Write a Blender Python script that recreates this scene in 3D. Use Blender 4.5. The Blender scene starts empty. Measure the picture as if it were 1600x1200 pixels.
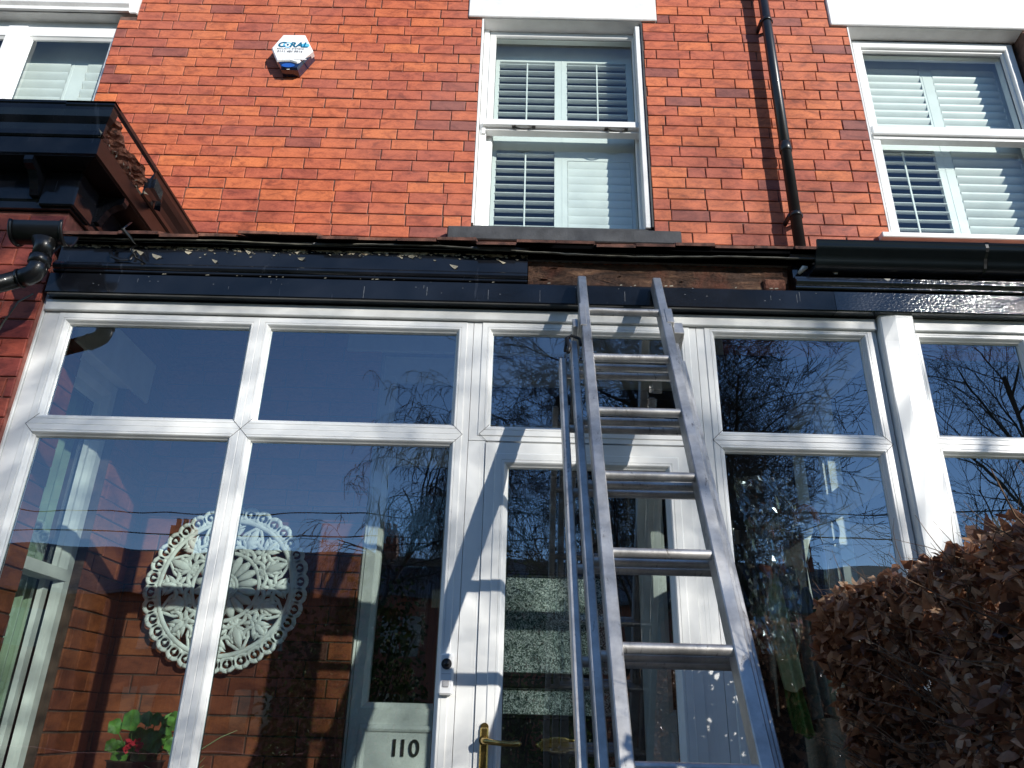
import bpy, math, random
from mathutils import Vector, Matrix
import numpy as np
R = math.radians
S = bpy.context.scene
COL = S.collection
rnd = random.Random(7)

# ------------------------------------------------------------------ camera
# the lens is the origin; the garden path is 1.35 m below it, the house front 4 m ahead (+Y)
def cam_matrix(yaw, pit, rol):
    cy, sy, cp, sp = math.cos(yaw), math.sin(yaw), math.cos(pit), math.sin(pit)
    f = Vector((sy*cp, cy*cp, sp)); r = Vector((cy, -sy, 0)); u = r.cross(f)
    c, s = math.cos(rol), math.sin(rol)
    a, b = c*r+s*u, -s*r+c*u
    return Matrix(((a.x, b.x, -f.x, 0), (a.y, b.y, -f.y, 0), (a.z, b.z, -f.z, 0), (0, 0, 0, 1)))
cd = bpy.data.cameras.new('camera'); cam = bpy.data.objects.new('camera', cd); COL.objects.link(cam)
cd.sensor_width = 36; cd.lens = 27.045; cd.clip_end = 500; cd.clip_start = 0.05
cam.matrix_world = cam_matrix(R(-.249), R(23.772), R(1.525))
S.camera = cam
# ------------------------------------------------------------------ light
SUN_AZ, SUN_EL = 38.0, 19.0       # to the right of the street direction, height
w = bpy.data.worlds.new('World'); S.world = w; w.use_nodes = True
wn = w.node_tree.nodes; bg = wn['Background']
sky = wn.new('ShaderNodeTexSky'); sky.sky_type = 'NISHITA'; sky.sun_disc = False
sky.sun_elevation = R(SUN_EL); sky.sun_rotation = R(180-SUN_AZ)
sky.air_density = 1.0; sky.dust_density = 0.0; sky.ozone_density = 4.2; sky.altitude = 1200
w.node_tree.links.new(sky.outputs[0], bg.inputs[0]); bg.inputs[1].default_value = 0.15
sl = bpy.data.lights.new('sun', 'SUN'); so = bpy.data.objects.new('sun', sl); COL.objects.link(so)
sl.energy = 4.6; sl.angle = R(.5); sl.color = (1, .955, .88)
sdir = Vector((math.sin(R(SUN_AZ))*math.cos(R(SUN_EL)), -math.cos(R(SUN_AZ))*math.cos(R(SUN_EL)), math.sin(R(SUN_EL))))
so.rotation_euler = sdir.to_track_quat('Z', 'Y').to_euler()
S.view_settings.view_transform = 'Standard'; S.view_settings.look = 'None'
S.view_settings.exposure = 0.31; S.view_settings.gamma = 1
S.render.engine = 'CYCLES'
S.cycles.max_bounces = 8; S.cycles.transparent_max_bounces = 24
GZ = -1.35

# ------------------------------------------------------------------ helpers
def tag(o, label=None, cat=None, group=None, kind=None):
    for k, v in (('label', label), ('category', cat), ('group', group), ('kind', kind)):
        if v: o[k] = v
    return o
def empty(name, loc=(0, 0, 0), parent=None):
    o = bpy.data.objects.new(name, None); COL.objects.link(o); o.location = loc
    o.empty_display_size = .1
    if parent: o.parent = parent
    return o
def thing(name, label, cat, loc=(0, 0, 0), group=None):
    return tag(empty(name, loc), label, cat, group)
class MB:
    def __init__(s): s.v = []; s.f = []; s.m = []; s.c = None; s.sm = []
    def quad(s, a, b, c, d, m=0, sm=False):
        n = len(s.v); s.v += [a, b, c, d]; s.f.append((n, n+1, n+2, n+3)); s.m.append(m); s.sm.append(sm)
    def box(s, x0, x1, y0, y1, z0, z1, m=0, bev=0):
        if bev:
            return s.bbox(x0, x1, y0, y1, z0, z1, bev, m)
        n = len(s.v)
        s.v += [(x, y, z) for z in (z0, z1) for y in (y0, y1) for x in (x0, x1)]
        for f in ((0, 2, 3, 1), (4, 5, 7, 6), (0, 1, 5, 4), (2, 6, 7, 3), (0, 4, 6, 2), (1, 3, 7, 5)):
            s.f.append(tuple(n+i for i in f)); s.m.append(m); s.sm.append(False)
    def bbox(s, x0, x1, y0, y1, z0, z1, b, m=0):
        n = len(s.v); idx = {}
        X, Y, Z = (x0, x1), (y0, y1), (z0, z1)
        sg = (1, -1)
        for i in (0, 1):
            for j in (0, 1):
                for k in (0, 1):
                    for a in (0, 1, 2):
                        p = [X[i]+sg[i]*b, Y[j]+sg[j]*b, Z[k]+sg[k]*b]
                        p[a] = (X[i], Y[j], Z[k])[a]
                        idx[(i, j, k, a)] = len(s.v); s.v.append(tuple(p))
        def F(*q): s.f.append(tuple(q)); s.m.append(m); s.sm.append(False)
        I = idx
        for i in (0, 1):
            o = (0, 1) if i else (1, 0)
            F(*[I[(i, j, k, 0)] for j, k in ([(0, 0), (1, 0), (1, 1), (0, 1)] if i else [(0, 0), (0, 1), (1, 1), (1, 0)])])
            F(*[I[(j, i, k, 1)] for j, k in ([(0, 0), (0, 1), (1, 1), (1, 0)] if i else [(0, 0), (1, 0), (1, 1), (0, 1)])])
            F(*[I[(j, k, i, 2)] for j, k in ([(0, 0), (1, 0), (1, 1), (0, 1)] if i else [(0, 0), (0, 1), (1, 1), (1, 0)])])
        for i in (0, 1):
            for j in (0, 1):
                F(I[(i, j, 0, 0)], I[(i, j, 1, 0)], I[(i, j, 1, 1)], I[(i, j, 0, 1)])
                F(I[(i, 0, j, 0)], I[(i, 1, j, 0)], I[(i, 1, j, 2)], I[(i, 0, j, 2)])
                F(I[(0, i, j, 1)], I[(1, i, j, 1)], I[(1, i, j, 2)], I[(0, i, j, 2)])
                for k in (0, 1): F(I[(i, j, k, 0)], I[(i, j, k, 1)], I[(i, j, k, 2)])
    def tube(s, pts, rad, n=8, m=0, flat=1.0, up=None, cap=True, sm=True):
        pts = [Vector(p) for p in pts]
        if not hasattr(rad, '__len__'): rad = [rad]*len(pts)
        rings = []
        prev = None
        for i, p in enumerate(pts):
            t = (pts[min(i+1, len(pts)-1)]-pts[max(i-1, 0)])
            if t.length < 1e-9: t = Vector((0, 0, 1))
            t.normalize()
            if up is not None: a = Vector(up)
            elif prev is not None: a = prev
            else: a = Vector((0, 0, 1)) if abs(t.z) < .9 else Vector((1, 0, 0))
            a = a-t*a.dot(t)
            if a.length < 1e-6: a = t.orthogonal()
            a.normalize(); prev = a; b = t.cross(a)
            k = len(s.v)
            for j in range(n):
                an = 2*math.pi*(j+.5)/n
                s.v.append(tuple(p+a*(math.cos(an)*rad[i]*flat)+b*(math.sin(an)*rad[i])))
            rings.append(k)
        for q in range(len(rings)-1):
            for j in range(n):
                j2 = (j+1) % n
                s.f.append((rings[q]+j, rings[q]+j2, rings[q+1]+j2, rings[q+1]+j)); s.m.append(m); s.sm.append(sm)
        if cap:
            s.f.append(tuple(rings[0]+j for j in reversed(range(n)))); s.m.append(m); s.sm.append(False)
            s.f.append(tuple(rings[-1]+j for j in range(n))); s.m.append(m); s.sm.append(False)
    def sweep(s, path, prof, m=0, sm=False, cap=True):
        """path: list of (origin Vector, outward Vector (may be scaled for mitre)); prof: list of (out, z)"""
        k0 = len(s.v); n = len(prof)
        for o, d in path:
            for a, z in prof: s.v.append((o[0]+d[0]*a, o[1]+d[1]*a, o[2]+z))
        for i in range(len(path)-1):
            for j in range(n-1):
                s.f.append((k0+i*n+j, k0+(i+1)*n+j, k0+(i+1)*n+j+1, k0+i*n+j+1)); s.m.append(m); s.sm.append(sm)
        if cap:
            for i in (0, len(path)-1):
                s.f.append(tuple(k0+i*n+j for j in range(n))); s.m.append(m); s.sm.append(False)
    def build(s, name, mats, parent=None, colors=None):
        me = bpy.data.meshes.new(name); me.from_pydata(s.v, [], s.f)
        if not isinstance(mats, (list, tuple)): mats = [mats]
        for x in mats: me.materials.append(x)
        me.polygons.foreach_set('material_index', s.m)
        me.polygons.foreach_set('use_smooth', s.sm)
        if s.c is not None:
            at = me.attributes.new('tone', 'FLOAT_COLOR', 'FACE')
            at.data.foreach_set('color', np.array(s.c, dtype=np.float32).ravel())
        me.update()
        o = bpy.data.objects.new(name, me); COL.objects.link(o)
        if parent: o.parent = parent
        return o
# ------------------------------------------------------------------ materials
def mat(name):
    m = bpy.data.materials.new(name); m.use_nodes = True
    nt = m.node_tree; return m, nt, nt.nodes['Principled BSDF']
def N(nt, t, **kw):
    n = nt.nodes.new('ShaderNode'+t)
    for k, v in kw.items():
        if k.startswith('i_'): n.inputs[k[2:].replace('_', ' ')].default_value = v
        else: setattr(n, k, v)
    return n
def ramp(nt, src, stops, interp='LINEAR'):
    r = nt.nodes.new('ShaderNodeValToRGB'); r.color_ramp.interpolation = interp
    e = r.color_ramp.elements
    while len(e) < len(stops): e.new(.5)
    for i, (p, c) in enumerate(stops):
        e[i].position = p; e[i].color = (*c, 1) if len(c) == 3 else c
    if src is not None: nt.links.new(src, r.inputs[0])
    return r.outputs[0]
def mix(nt, f, a, b, mode='MIX'):
    n = nt.nodes.new('ShaderNodeMix'); n.data_type = 'RGBA'; n.blend_type = mode
    for s, v in ((n.inputs[0], f), (n.inputs[6], a), (n.inputs[7], b)):
        if isinstance(v, (int, float)): s.default_value = v
        elif isinstance(v, tuple): s.default_value = (*v, 1)
        else: nt.links.new(v, s)
    return n.outputs[2]
def objco(nt, scale=(1, 1, 1)):
    g = nt.nodes.new('ShaderNodeNewGeometry')
    mp = N(nt, 'Mapping'); mp.inputs['Scale'].default_value = scale
    nt.links.new(g.outputs['Position'], mp.inputs[0]); return mp.outputs[0]
def noise(nt, scale, detail=4, co=None, rough=.55, dist=0):
    n = N(nt, 'TexNoise'); n.inputs['Scale'].default_value = scale; n.inputs['Detail'].default_value = detail
    n.inputs['Roughness'].default_value = rough; n.inputs['Distortion'].default_value = dist
    if co is not None: nt.links.new(co, n.inputs['Vector'])
    return n.outputs['Fac']
def bump(nt, b, h, strength=.3, dist=.01):
    n = N(nt, 'Bump'); n.inputs['Strength'].default_value = strength; n.inputs['Distance'].default_value = dist
    nt.links.new(h, n.inputs['Height']); nt.links.new(n.outputs[0], b.inputs['Normal'])
def simple(name, col, rough=.5, metal=0, var=.12, scale=9, bs=.1, coat=0, stretch=(1, 1, 1), spec=.5):
    m, nt, b = mat(name); co = objco(nt, stretch)
    n = noise(nt, scale, 5, co)
    c2 = tuple(max(0, x*(1-var*2.2)) for x in col); c1 = tuple(min(1, x*(1+var*.6)) for x in col)
    nt.links.new(ramp(nt, n, [(.3, c2), (.65, c1)]), b.inputs['Base Color'])
    b.inputs['Roughness'].default_value = rough; b.inputs['Metallic'].default_value = metal
    b.inputs['Specular IOR Level'].default_value = spec
    if coat: b.inputs['Coat Weight'].default_value = coat; b.inputs['Coat Roughness'].default_value = .05
    if bs: bump(nt, b, noise(nt, scale*6, 4, co), bs, .004)
    return m
def brick_mat(name, tint=(1, 1, 1), dark=1.0):
    m, nt, b = mat(name)
    a = N(nt, 'Attribute', attribute_name='tone'); sep = N(nt, 'SeparateColor')
    nt.links.new(a.outputs['Color'], sep.inputs[0])
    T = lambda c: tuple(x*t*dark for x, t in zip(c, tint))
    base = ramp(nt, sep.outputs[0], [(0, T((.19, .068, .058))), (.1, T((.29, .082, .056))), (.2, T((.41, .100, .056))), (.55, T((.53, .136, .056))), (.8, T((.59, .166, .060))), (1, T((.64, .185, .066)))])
    co = objco(nt, (1, 1, 2.2))
    # dark kiss marks and fine speckle inside the bricks
    n1 = noise(nt, 9, 7, co, .7, .6); n2 = noise(nt, 60, 4, co, .7)
    k = ramp(nt, n1, [(.36, (1.06, 1.05, 1.03)), (.46, (.97, .95, .95)), (.56, (.70, .63, .66)), (.67, (.36, .32, .37))])
    c = mix(nt, .85, base, k, 'MULTIPLY')
    k2 = ramp(nt, n2, [(.25, (.60, .57, .57)), (.5, (1, 1, 1)), (.8, (1.15, 1.13, 1.13))])
    c = mix(nt, .8, c, k2, 'MULTIPLY')
    n3 = noise(nt, 1.1, 3, objco(nt), .5)
    c = mix(nt, ramp(nt, n3, [(.4, (0, 0, 0)), (.75, (.22, .22, .22))]), c, (.40, .19, .15))
    nt.links.new(c, b.inputs['Base Color'])
    b.inputs['Roughness'].default_value = .62; b.inputs['Specular IOR Level'].default_value = .35
    bump(nt, b, noise(nt, 110, 5, co, .7), .35, .003)
    return m
M = {}
M['brick'] = brick_mat('brick_red')
M['brick_b'] = brick_mat('brick_bay', (.78, .62, .9), .85)
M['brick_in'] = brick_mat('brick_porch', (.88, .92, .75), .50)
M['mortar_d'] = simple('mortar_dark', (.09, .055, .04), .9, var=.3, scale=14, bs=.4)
M['mortar'] = simple('mortar', (.15, .085, .065), .9, var=.3, scale=14, bs=.4)
M['mortar_b'] = simple('mortar_bay', (.34, .12, .09), .9, var=.3, scale=14, bs=.4)
M['white'] = simple('white_upvc', (.79, .80, .785), .28, var=.055, scale=4, bs=.03)
M['white_d'] = simple('white_upvc_dirty', (.72, .73, .71), .38, var=.09, scale=5, bs=.05)
M['paint_w'] = simple('white_masonry_paint', (.73, .73, .715), .6, var=.06, scale=7, bs=.45)
M['paint_g'] = simple('grey_masonry_paint', (.045, .047, .05), .6, var=.25, scale=12, bs=.3)
M['gasket'] = simple('gasket', (.02, .02, .022), .5, bs=0)
M['shutter'] = simple('shutter_paint', (.74, .77, .75), .4, var=.03, bs=.02)
M['gap_shade'] = simple('eaves_gap_shade', (.004, .004, .0045), .95, bs=0, spec=.05)  # flat black standing in for the shade in the gap under the tiles
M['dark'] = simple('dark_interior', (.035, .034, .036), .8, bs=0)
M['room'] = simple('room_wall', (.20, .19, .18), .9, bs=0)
M['pvc'] = simple('black_pvc', (.010, .010, .0105), .33, var=.2, bs=.04, coat=.2)
M['numeral'] = simple('dark_numeral', (.03, .028, .026), .4, .3)
M['brass'] = simple('brass', (.62, .42, .14), .25, 1, var=.2, scale=25, bs=.1)
M['steel'] = simple('steel', (.5, .5, .5), .3, 1)
M['plaster'] = simple('ceiling_board', (.30, .31, .33), .8, bs=.05)
M['wood_in'] = simple('umbrella_wood', (.62, .20, .06), .3, var=.2, scale=20, coat=.5)
M['blackdoor'] = simple('black_door_paint', (.012, .012, .014), .2, coat=.6)
M['darkcloth'] = simple('dark_coat_cloth', (.016, .019, .024), .9, var=.2, bs=.2)
M['greycloth'] = simple('grey_cloth', (.24, .28, .26), .9, var=.2, bs=.2)
M['greencloth'] = simple('sage_scarf_cloth', (.44, .48, .28), .9, var=.12, bs=.3)
M['limecloth'] = simple('lime_cloth', (.05, .17, .03), .9, var=.2, bs=.3)
M['pot'] = simple('dark_pot', (.05, .03, .025), .5)
M['petal'] = simple('red_petal', (.65, .03, .05), .6)
M['leafg'] = simple('geranium_leaf', (.10, .24, .035), .55, var=.3, scale=30)
M['tile'] = simple('clay_tile', (.20, .085, .055), .8, var=.4, scale=18, bs=.5)
M['felt'] = simple('roofing_felt', (.13, .125, .10), .7, var=.3, scale=20, bs=.3)
M['plasterw'] = simple('sealant', (.6, .58, .52), .7)
M['flake'] = simple('paint_flake', (.50, .45, .34), .7, var=.2, scale=60)
M['soil'] = simple('garden_path', (.24, .22, .20), .9, var=.3, scale=3, bs=.4)
M['grass'] = simple('lawn', (.05, .09, .02), .9, var=.4, scale=8, bs=.6)
M['asphalt'] = simple('asphalt', (.05, .05, .052), .9, var=.2, scale=30, bs=.3)
M['paving'] = simple('paving', (.28, .27, .25), .85, var=.2, scale=4, bs=.3)
M['bark'] = simple('bark', (.035, .028, .024), .9, var=.35, scale=20, bs=.5)
M['twig'] = simple('twig', (.20, .12, .07), .8, var=.35, scale=40, bs=.3)
M['slate'] = simple('roof_slate', (.10, .10, .12), .6, var=.25, scale=6, bs=.4)
M['terr'] = simple('curtain_white', (.7, .7, .68), .8)

# black gloss paint with scratches, drips and cream wear
def black_paint(name, wear=.0, top=None, rough=.16, bs=.06, bscale=30, spark=False):
    m, nt, b = mat(name); co = objco(nt)
    base = ramp(nt, noise(nt, 5, 5, co), [(.3, (.006, .007, .009)), (.75, (.016, .018, .024))])
    # vertical drip marks
    dr = ramp(nt, noise(nt, 1, 3, objco(nt, (26, 1, 3.2)), .6), [(.68, (0, 0, 0)), (.76, (.30, .30, .30))])
    c = mix(nt, dr, base, (.10, .11, .13))
    sp = ramp(nt, noise(nt, 46, 4, co, .6), [(.73, (0, 0, 0)), (.77, (1, 1, 1))])
    c = mix(nt, mix(nt, 1.0, sp, (wear, wear, wear), 'MULTIPLY'), c, (.5, .47, .40))
    if top:
        sepx = N(nt, 'SeparateXYZ'); nt.links.new(co, sepx.inputs[0])
        mr = N(nt, 'MapRange'); nt.links.new(sepx.outputs['Z'], mr.inputs[0])
        mr.inputs[1].default_value = top-.075; mr.inputs[2].default_value = top
        nn = noise(nt, 24, 6, objco(nt, (1, 1, 2.5)), .7)
        ad = N(nt, 'Math', operation='MULTIPLY'); nt.links.new(mr.outputs[0], ad.inputs[0]); nt.links.new(nn, ad.inputs[1])
        mk = ramp(nt, ad.outputs[0], [(.44, (0, 0, 0)), (.47, (1, 1, 1))])
        c = mix(nt, mk, c, ramp(nt, noise(nt, 50, 3, co), [(.35, (.12, .09, .06)), (.6, (.55, .48, .34))]))
    nt.links.new(c, b.inputs['Base Color'])
    b.inputs['Roughness'].default_value = rough
    b.inputs['Coat Weight'].default_value = .7 if not spark else 1; b.inputs['Coat Roughness'].default_value = rough*.5 if not spark else .045; b.inputs['Coat IOR'].default_value = 1.42 if not spark else 1.6; b.inputs['Specular IOR Level'].default_value = .3
    h = noise(nt, bscale, 2 if spark else 4, objco(nt, (1, 1, 1.6)), .5)
    bump(nt, b, h, bs if not spark else 1.0, .0024 if spark else .01)
    if spark:
        sx = N(nt, 'SeparateXYZ'); nt.links.new(co, sx.inputs[0]); mrx = N(nt, 'MapRange'); nt.links.new(sx.outputs['X'], mrx.inputs[0])
        mrx.inputs[1].default_value = 1.25; mrx.inputs[2].default_value = 1.85; mrx.inputs[3].default_value = .12; mrx.inputs[4].default_value = 1.0
        b0 = [n for n in nt.nodes if n.type == 'BUMP'][0]; nt.links.new(mrx.outputs[0], b0.inputs['Strength'])
        bn = [n for n in nt.nodes if n.type == 'BUMP'][0]; nt.links.new(bn.outputs[0], b.inputs['Coat Normal'])
    return m
M['black'] = black_paint('black_gloss_paint', .5)
M['black_t'] = black_paint('black_gloss_peeling', .8, top=1.80)
M['black_s'] = black_paint('black_gloss_brushed', .3, rough=.17, bscale=75, spark=True)
M['black_bay'] = black_paint('black_gloss_bay', .15, rough=.12)
M['black_bay'].node_tree.nodes['Principled BSDF'].inputs['Coat Weight'].default_value = .25
M['maroon'] = simple('dark_brown_paint', (.009, .0045, .0045), .35, var=.3, scale=6, coat=.12, stretch=(6, .6, 6))

def glass(name, ior=1.95, tint=(.86, .95, .92), wob=.0):
    m = bpy.data.materials.new(name); m.use_nodes = True; nt = m.node_tree; nt.nodes.clear()
    o = N(nt, 'OutputMaterial')
    # Schlick reflectance of a thin pane, the same from both sides
    f0 = ((ior-1)/(ior+1))**2
    lw = N(nt, 'LayerWeight'); lw.inputs['Blend'].default_value = .5
    pw = N(nt, 'Math', operation='POWER'); nt.links.new(lw.outputs['Facing'], pw.inputs[0]); pw.inputs[1].default_value = 4.0
    fr = N(nt, 'MapRange'); nt.links.new(pw.outputs[0], fr.inputs[0]); fr.inputs[3].default_value = f0; fr.inputs[4].default_value = 1.0
    t = N(nt, 'BsdfTransparent'); t.inputs[0].default_value = (*tint, 1)
    g = N(nt, 'BsdfGlossy'); g.inputs['Roughness'].default_value = 0; g.inputs[0].default_value = (.90, .94, 1, 1)
    mx = N(nt, 'MixShader'); nt.links.new(fr.outputs[0], mx.inputs[0]); nt.links.new(t.outputs[0], mx.inputs[1]); nt.links.new(g.outputs[0], mx.inputs[2])
    nt.links.new(mx.outputs[0], o.inputs[0])
    if wob:
        bn = N(nt, 'Bump'); bn.inputs['Strength'].default_value = wob; bn.inputs['Distance'].default_value = .01
        nt.links.new(noise(nt, 1.6, 2, objco(nt)), bn.inputs['Height'])
        nt.links.new(bn.outputs[0], g.inputs['Normal'])
    return m
M['glass'] = glass('window_glass', 2.8, wob=.22)
M['glass_s'] = glass('sash_glass', 1.85, (.89, .95, .93), wob=.1)

m, nt, b = mat('frosted_glass'); co = objco(nt)
vo = N(nt, 'TexVoronoi'); vo.inputs['Scale'].default_value = 60; nt.links.new(co, vo.inputs[0])
nz = noise(nt, 62, 4, co, .75, 2.2)
nt.links.new(ramp(nt, nz, [(.40, (.01, .02, .02)), (.50, (.18, .25, .23)), (.58, (.95, 1, .97))]), b.inputs['Base Color'])  # black-to-white grain puts the sunlit sparkle of the glass into its colour
b.inputs['Roughness'].default_value = .12; bump(nt, b, nz, 1.0, .01); M['frost'] = m

# rotten timber
m, nt, b = mat('rotten_timber'); co = objco(nt, (.35, 1, 1.6)); n1 = noise(nt, 14, 8, co, .7, 1.2); n2 = noise(nt, 5, 5, objco(nt), .6)
c = ramp(nt, n1, [(.25, (.012, .008, .007)), (.45, (.055, .028, .018)), (.6, (.14, .07, .04)), (.72, (.30, .19, .11)), (.8, (.45, .36, .24))])
c = mix(nt, ramp(nt, n2, [(.5, (0, 0, 0)), (.62, (1, 1, 1))]), c, (.16, .055, .03)); nt.links.new(c, b.inputs['Base Color'])
b.inputs['Roughness'].default_value = .85; bump(nt, b, n1, 1.0, .02); M['rot'] = m
m, nt, b = mat('crumbled_brick'); n1 = noise(nt, 30, 7, objco(nt), .7)
nt.links.new(ramp(nt, n1, [(.3, (.03, .015, .012)), (.5, (.20, .075, .045)), (.68, (.42, .20, .13))]), b.inputs['Base Color']); b.inputs['Roughness'].default_value = .9
bump(nt, b, n1, 1, .02); M['crumb'] = m
# aluminium
m, nt, b = mat('ladder_aluminium'); co = objco(nt, (1, .25, .25)); n1 = noise(nt, 30, 6, co, .65); n2 = noise(nt, 8, 5, objco(nt), .7)
sc_ = ramp(nt, noise(nt, 34, 6, objco(nt, (1, .5, .35)), .75, .4), [(.60, (1, 1, 1)), (.68, (.30, .29, .28))])
nt.links.new(mix(nt, .9, ramp(nt, n2, [(.3, (.36, .35, .335)), (.55, (.60, .59, .57)), (.75, (.74, .73, .70))]), sc_, 'MULTIPLY'), b.inputs['Base Color'])
b.inputs['Metallic'].default_value = .8
mr = N(nt, 'MapRange'); nt.links.new(n1, mr.inputs[0]); mr.inputs[3].default_value = .32; mr.inputs[4].default_value = .62; nt.links.new(mr.outputs[0], b.inputs['Roughness'])
bump(nt, b, n1, .25, .002); M['alu'] = m
# beech leaves
def leaf_mat(name, stops, trans=.45, sp_=.6):
    m = bpy.data.materials.new(name); m.use_nodes = True; nt = m.node_tree; b = nt.nodes['Principled BSDF']; o = nt.nodes['Material Output']
    a = N(nt, 'Attribute', attribute_name='tone'); sp = N(nt, 'SeparateColor'); nt.links.new(a.outputs['Color'], sp.inputs[0])
    c = ramp(nt, sp.outputs[0], stops)
    c = mix(nt, .5, c, ramp(nt, noise(nt, 90, 4, objco(nt), .6), [(.3, (.6, .55, .5)), (.7, (1.15, 1.15, 1.15))]), 'MULTIPLY')
    nt.links.new(c, b.inputs['Base Color']); b.inputs['Roughness'].default_value = .30 if sp_ > .3 else .75; b.inputs['Specular IOR Level'].default_value = sp_
    t = N(nt, 'BsdfTranslucent'); nt.links.new(c, t.inputs[0]); mx = N(nt, 'MixShader'); mx.inputs[0].default_value = trans
    nt.links.new(b.outputs[0], mx.inputs[1]); nt.links.new(t.outputs[0], mx.inputs[2]); nt.links.new(mx.outputs[0], o.inputs[0])
    return m
M['beech'] = leaf_mat('dry_beech_leaf', [(0, (.08, .038, .026)), (.3, (.25, .115, .065)), (.65, (.43, .225, .125)), (1, (.72, .50, .34))])
M['shrub'] = leaf_mat('evergreen_leaf', [(0, (.015, .03, .01)), (.6, (.04, .08, .02)), (1, (.09, .15, .04))], .2, .15)

# ------------------------------------------------------------------ ground and street
def sheet(name, x0, x1, y0, y1, z, m, lab=None):
    b = MB(); nx = max(2, int((x1-x0)/6)); ny = max(2, int((y1-y0)/6))
    for i in range(nx):
        for j in range(ny):
            xa, xb = x0+(x1-x0)*i/nx, x0+(x1-x0)*(i+1)/nx; ya, yb = y0+(y1-y0)*j/ny, y0+(y1-y0)*(j+1)/ny
            b.quad((xa, ya, z), (xb, ya, z), (xb, yb, z), (xa, yb, z))
    return tag(b.build(name, m), kind='structure')
sheet('ground', -150, 150, -150, 150, GZ-.02, M['grass'])
sheet('garden_path', -1.6, .8, -5.0, 2.7, GZ-.004, M['soil'])
b = MB(); b.box(-60, 60, -8.2, -5.6, GZ-.2, GZ-.012); tag(b.build('pavement', M['paving']), kind='structure')
b = MB(); b.box(-60, 60, -8.32, -8.2, GZ-.2, GZ+.0, bev=.01); tag(b.build('kerb', M['paving']), kind='structure')
b = MB(); b.box(-60, 60, -15.5, -8.32, GZ-.3, GZ-.10); tag(b.build('road', M['asphalt']), kind='structure')
b = MB(); b.box(-60, 60, -18, -15.5, GZ-.2, GZ+.0); tag(b.build('pavement', M['paving']), kind='structure')

# ------------------------------------------------------------------ brickwork
BL, BH = .238, .0855
def subtract(a0, a1, cuts):
    segs = [(a0, a1)]
    for c0, c1 in cuts:
        out = []
        for s0, s1 in segs:
            if c1 <= s0 or c0 >= s1: out.append((s0, s1)); continue
            if c0 > s0: out.append((s0, c0))
            if c1 < s1: out.append((c1, s1))
        segs = out
    return segs
def brickwork(name, T, u0, u1, z0, z1, holes, parent, mb, mm, seed=1, dens=1.0, shift=0, thick=.2):
    """T(u, n, z) -> world point; n is depth behind the face. One mesh: the bricks and the mortar bed behind them."""
    r = random.Random(seed); B = MB(); B.c = []
    us = sorted({u0, u1, *[min(max(h[0], u0), u1) for h in holes], *[min(max(h[1], u0), u1) for h in holes]})
    zs = sorted({z0, z1, *[min(max(h[2], z0), z1) for h in holes], *[min(max(h[3], z0), z1) for h in holes]})
    def solid(i, j):
        if i < 0 or j < 0 or i >= len(us)-1 or j >= len(zs)-1: return False
        u, z = (us[i]+us[i+1])/2, (zs[j]+zs[j+1])/2
        return not any(h[0] < u < h[1] and h[2] < z < h[3] for h in holes)
    nd = .008
    for i in range(len(us)-1):
        for j in range(len(zs)-1):
            if not solid(i, j): continue
            a, c, d, e = us[i], us[i+1], zs[j], zs[j+1]
            B.quad(T(a, nd, d), T(c, nd, d), T(c, nd, e), T(a, nd, e), 1)
            B.quad(T(a, thick, d), T(a, thick, e), T(c, thick, e), T(c, thick, d), 1)
            if not solid(i-1, j): B.quad(T(a, nd, d), T(a, nd, e), T(a, thick, e), T(a, thick, d), 1)
            if not solid(i+1, j): B.quad(T(c, nd, d), T(c, thick, d), T(c, thick, e), T(c, nd, e), 1)
            if not solid(i, j-1): B.quad(T(a, nd, d), T(a, thick, d), T(c, thick, d), T(c, nd, d), 1)
            if not solid(i, j+1): B.quad(T(a, nd, e), T(c, nd, e), T(c, thick, e), T(a, thick, e), 1)
    k0 = math.floor(z0/BH)
    for k in range(k0, math.ceil(z1/BH)):
        za, zb = max(k*BH, z0), min((k+1)*BH, z1)
        if zb-za < .02: continue
        zm = (za+zb)/2
        cuts = [(h[0], h[1]) for h in holes if h[2] < zm < h[3]]
        u = u0-BL+(k % 2)*BL/2+shift+r.uniform(-.02, .02)
        wob = r.uniform(-.001, .001)
        while u < u1:
            L = BL+r.uniform(-.008, .006)
            if r.random() < .03: L *= .5
            for s0, s1 in subtract(max(u, u0), min(u+L, u1), cuts):
                if s1-s0 < .012: continue
                j = r.uniform(.0026, .0046); jz = r.uniform(.0028, .0046)
                A, C, D, E = s0+j, s1-j, za+jz, zb-jz
                J = lambda q=.0018: r.uniform(-q, q)
                f0 = r.uniform(-.0012, .0012); c = .0028
                o = [(A+J(), D+J()+wob), (C+J(), D+J()+wob), (C+J(), E+J()+wob), (A+J(), E+J()+wob)]
                um, zc = (A+C)/2, (D+E)/2
                inn = [(p+(c if p < um else -c), q+(c if q < zc else -c)) for p, q in o]
                n = len(B.v)
                B.v += [T(p, nd+.002, q) for p, q in o]+[T(p, f0+c*.6, q) for p, q in o]+[T(p, f0, q) for p, q in inn]
                for a in range(4):
                    d = (a+1) % 4
                    B.f.append((n+a, n+d, n+4+d, n+4+a)); B.f.append((n+4+a, n+4+d, n+8+d, n+8+a))
                B.f.append((n+8, n+9, n+10, n+11))
                B.m += [0]*9; B.sm += [False]*9
            u += L
    # tones per brick
    nf = len(B.f); nm = B.m.count(1); B.c = [(0.5, .5, .5, 1)]*nm
    t = None
    for i in range(nm, nf, 9):
        q = r.random()
        t = r.uniform(.02, .15) if q < .07 else (r.uniform(.18, .42) if q < .38 else min(.92, max(.25, r.gauss(.58, .13))))
        B.c += [(t, t, t, 1)]*9
    return B.build(name, [mb, mm], parent)

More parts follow.
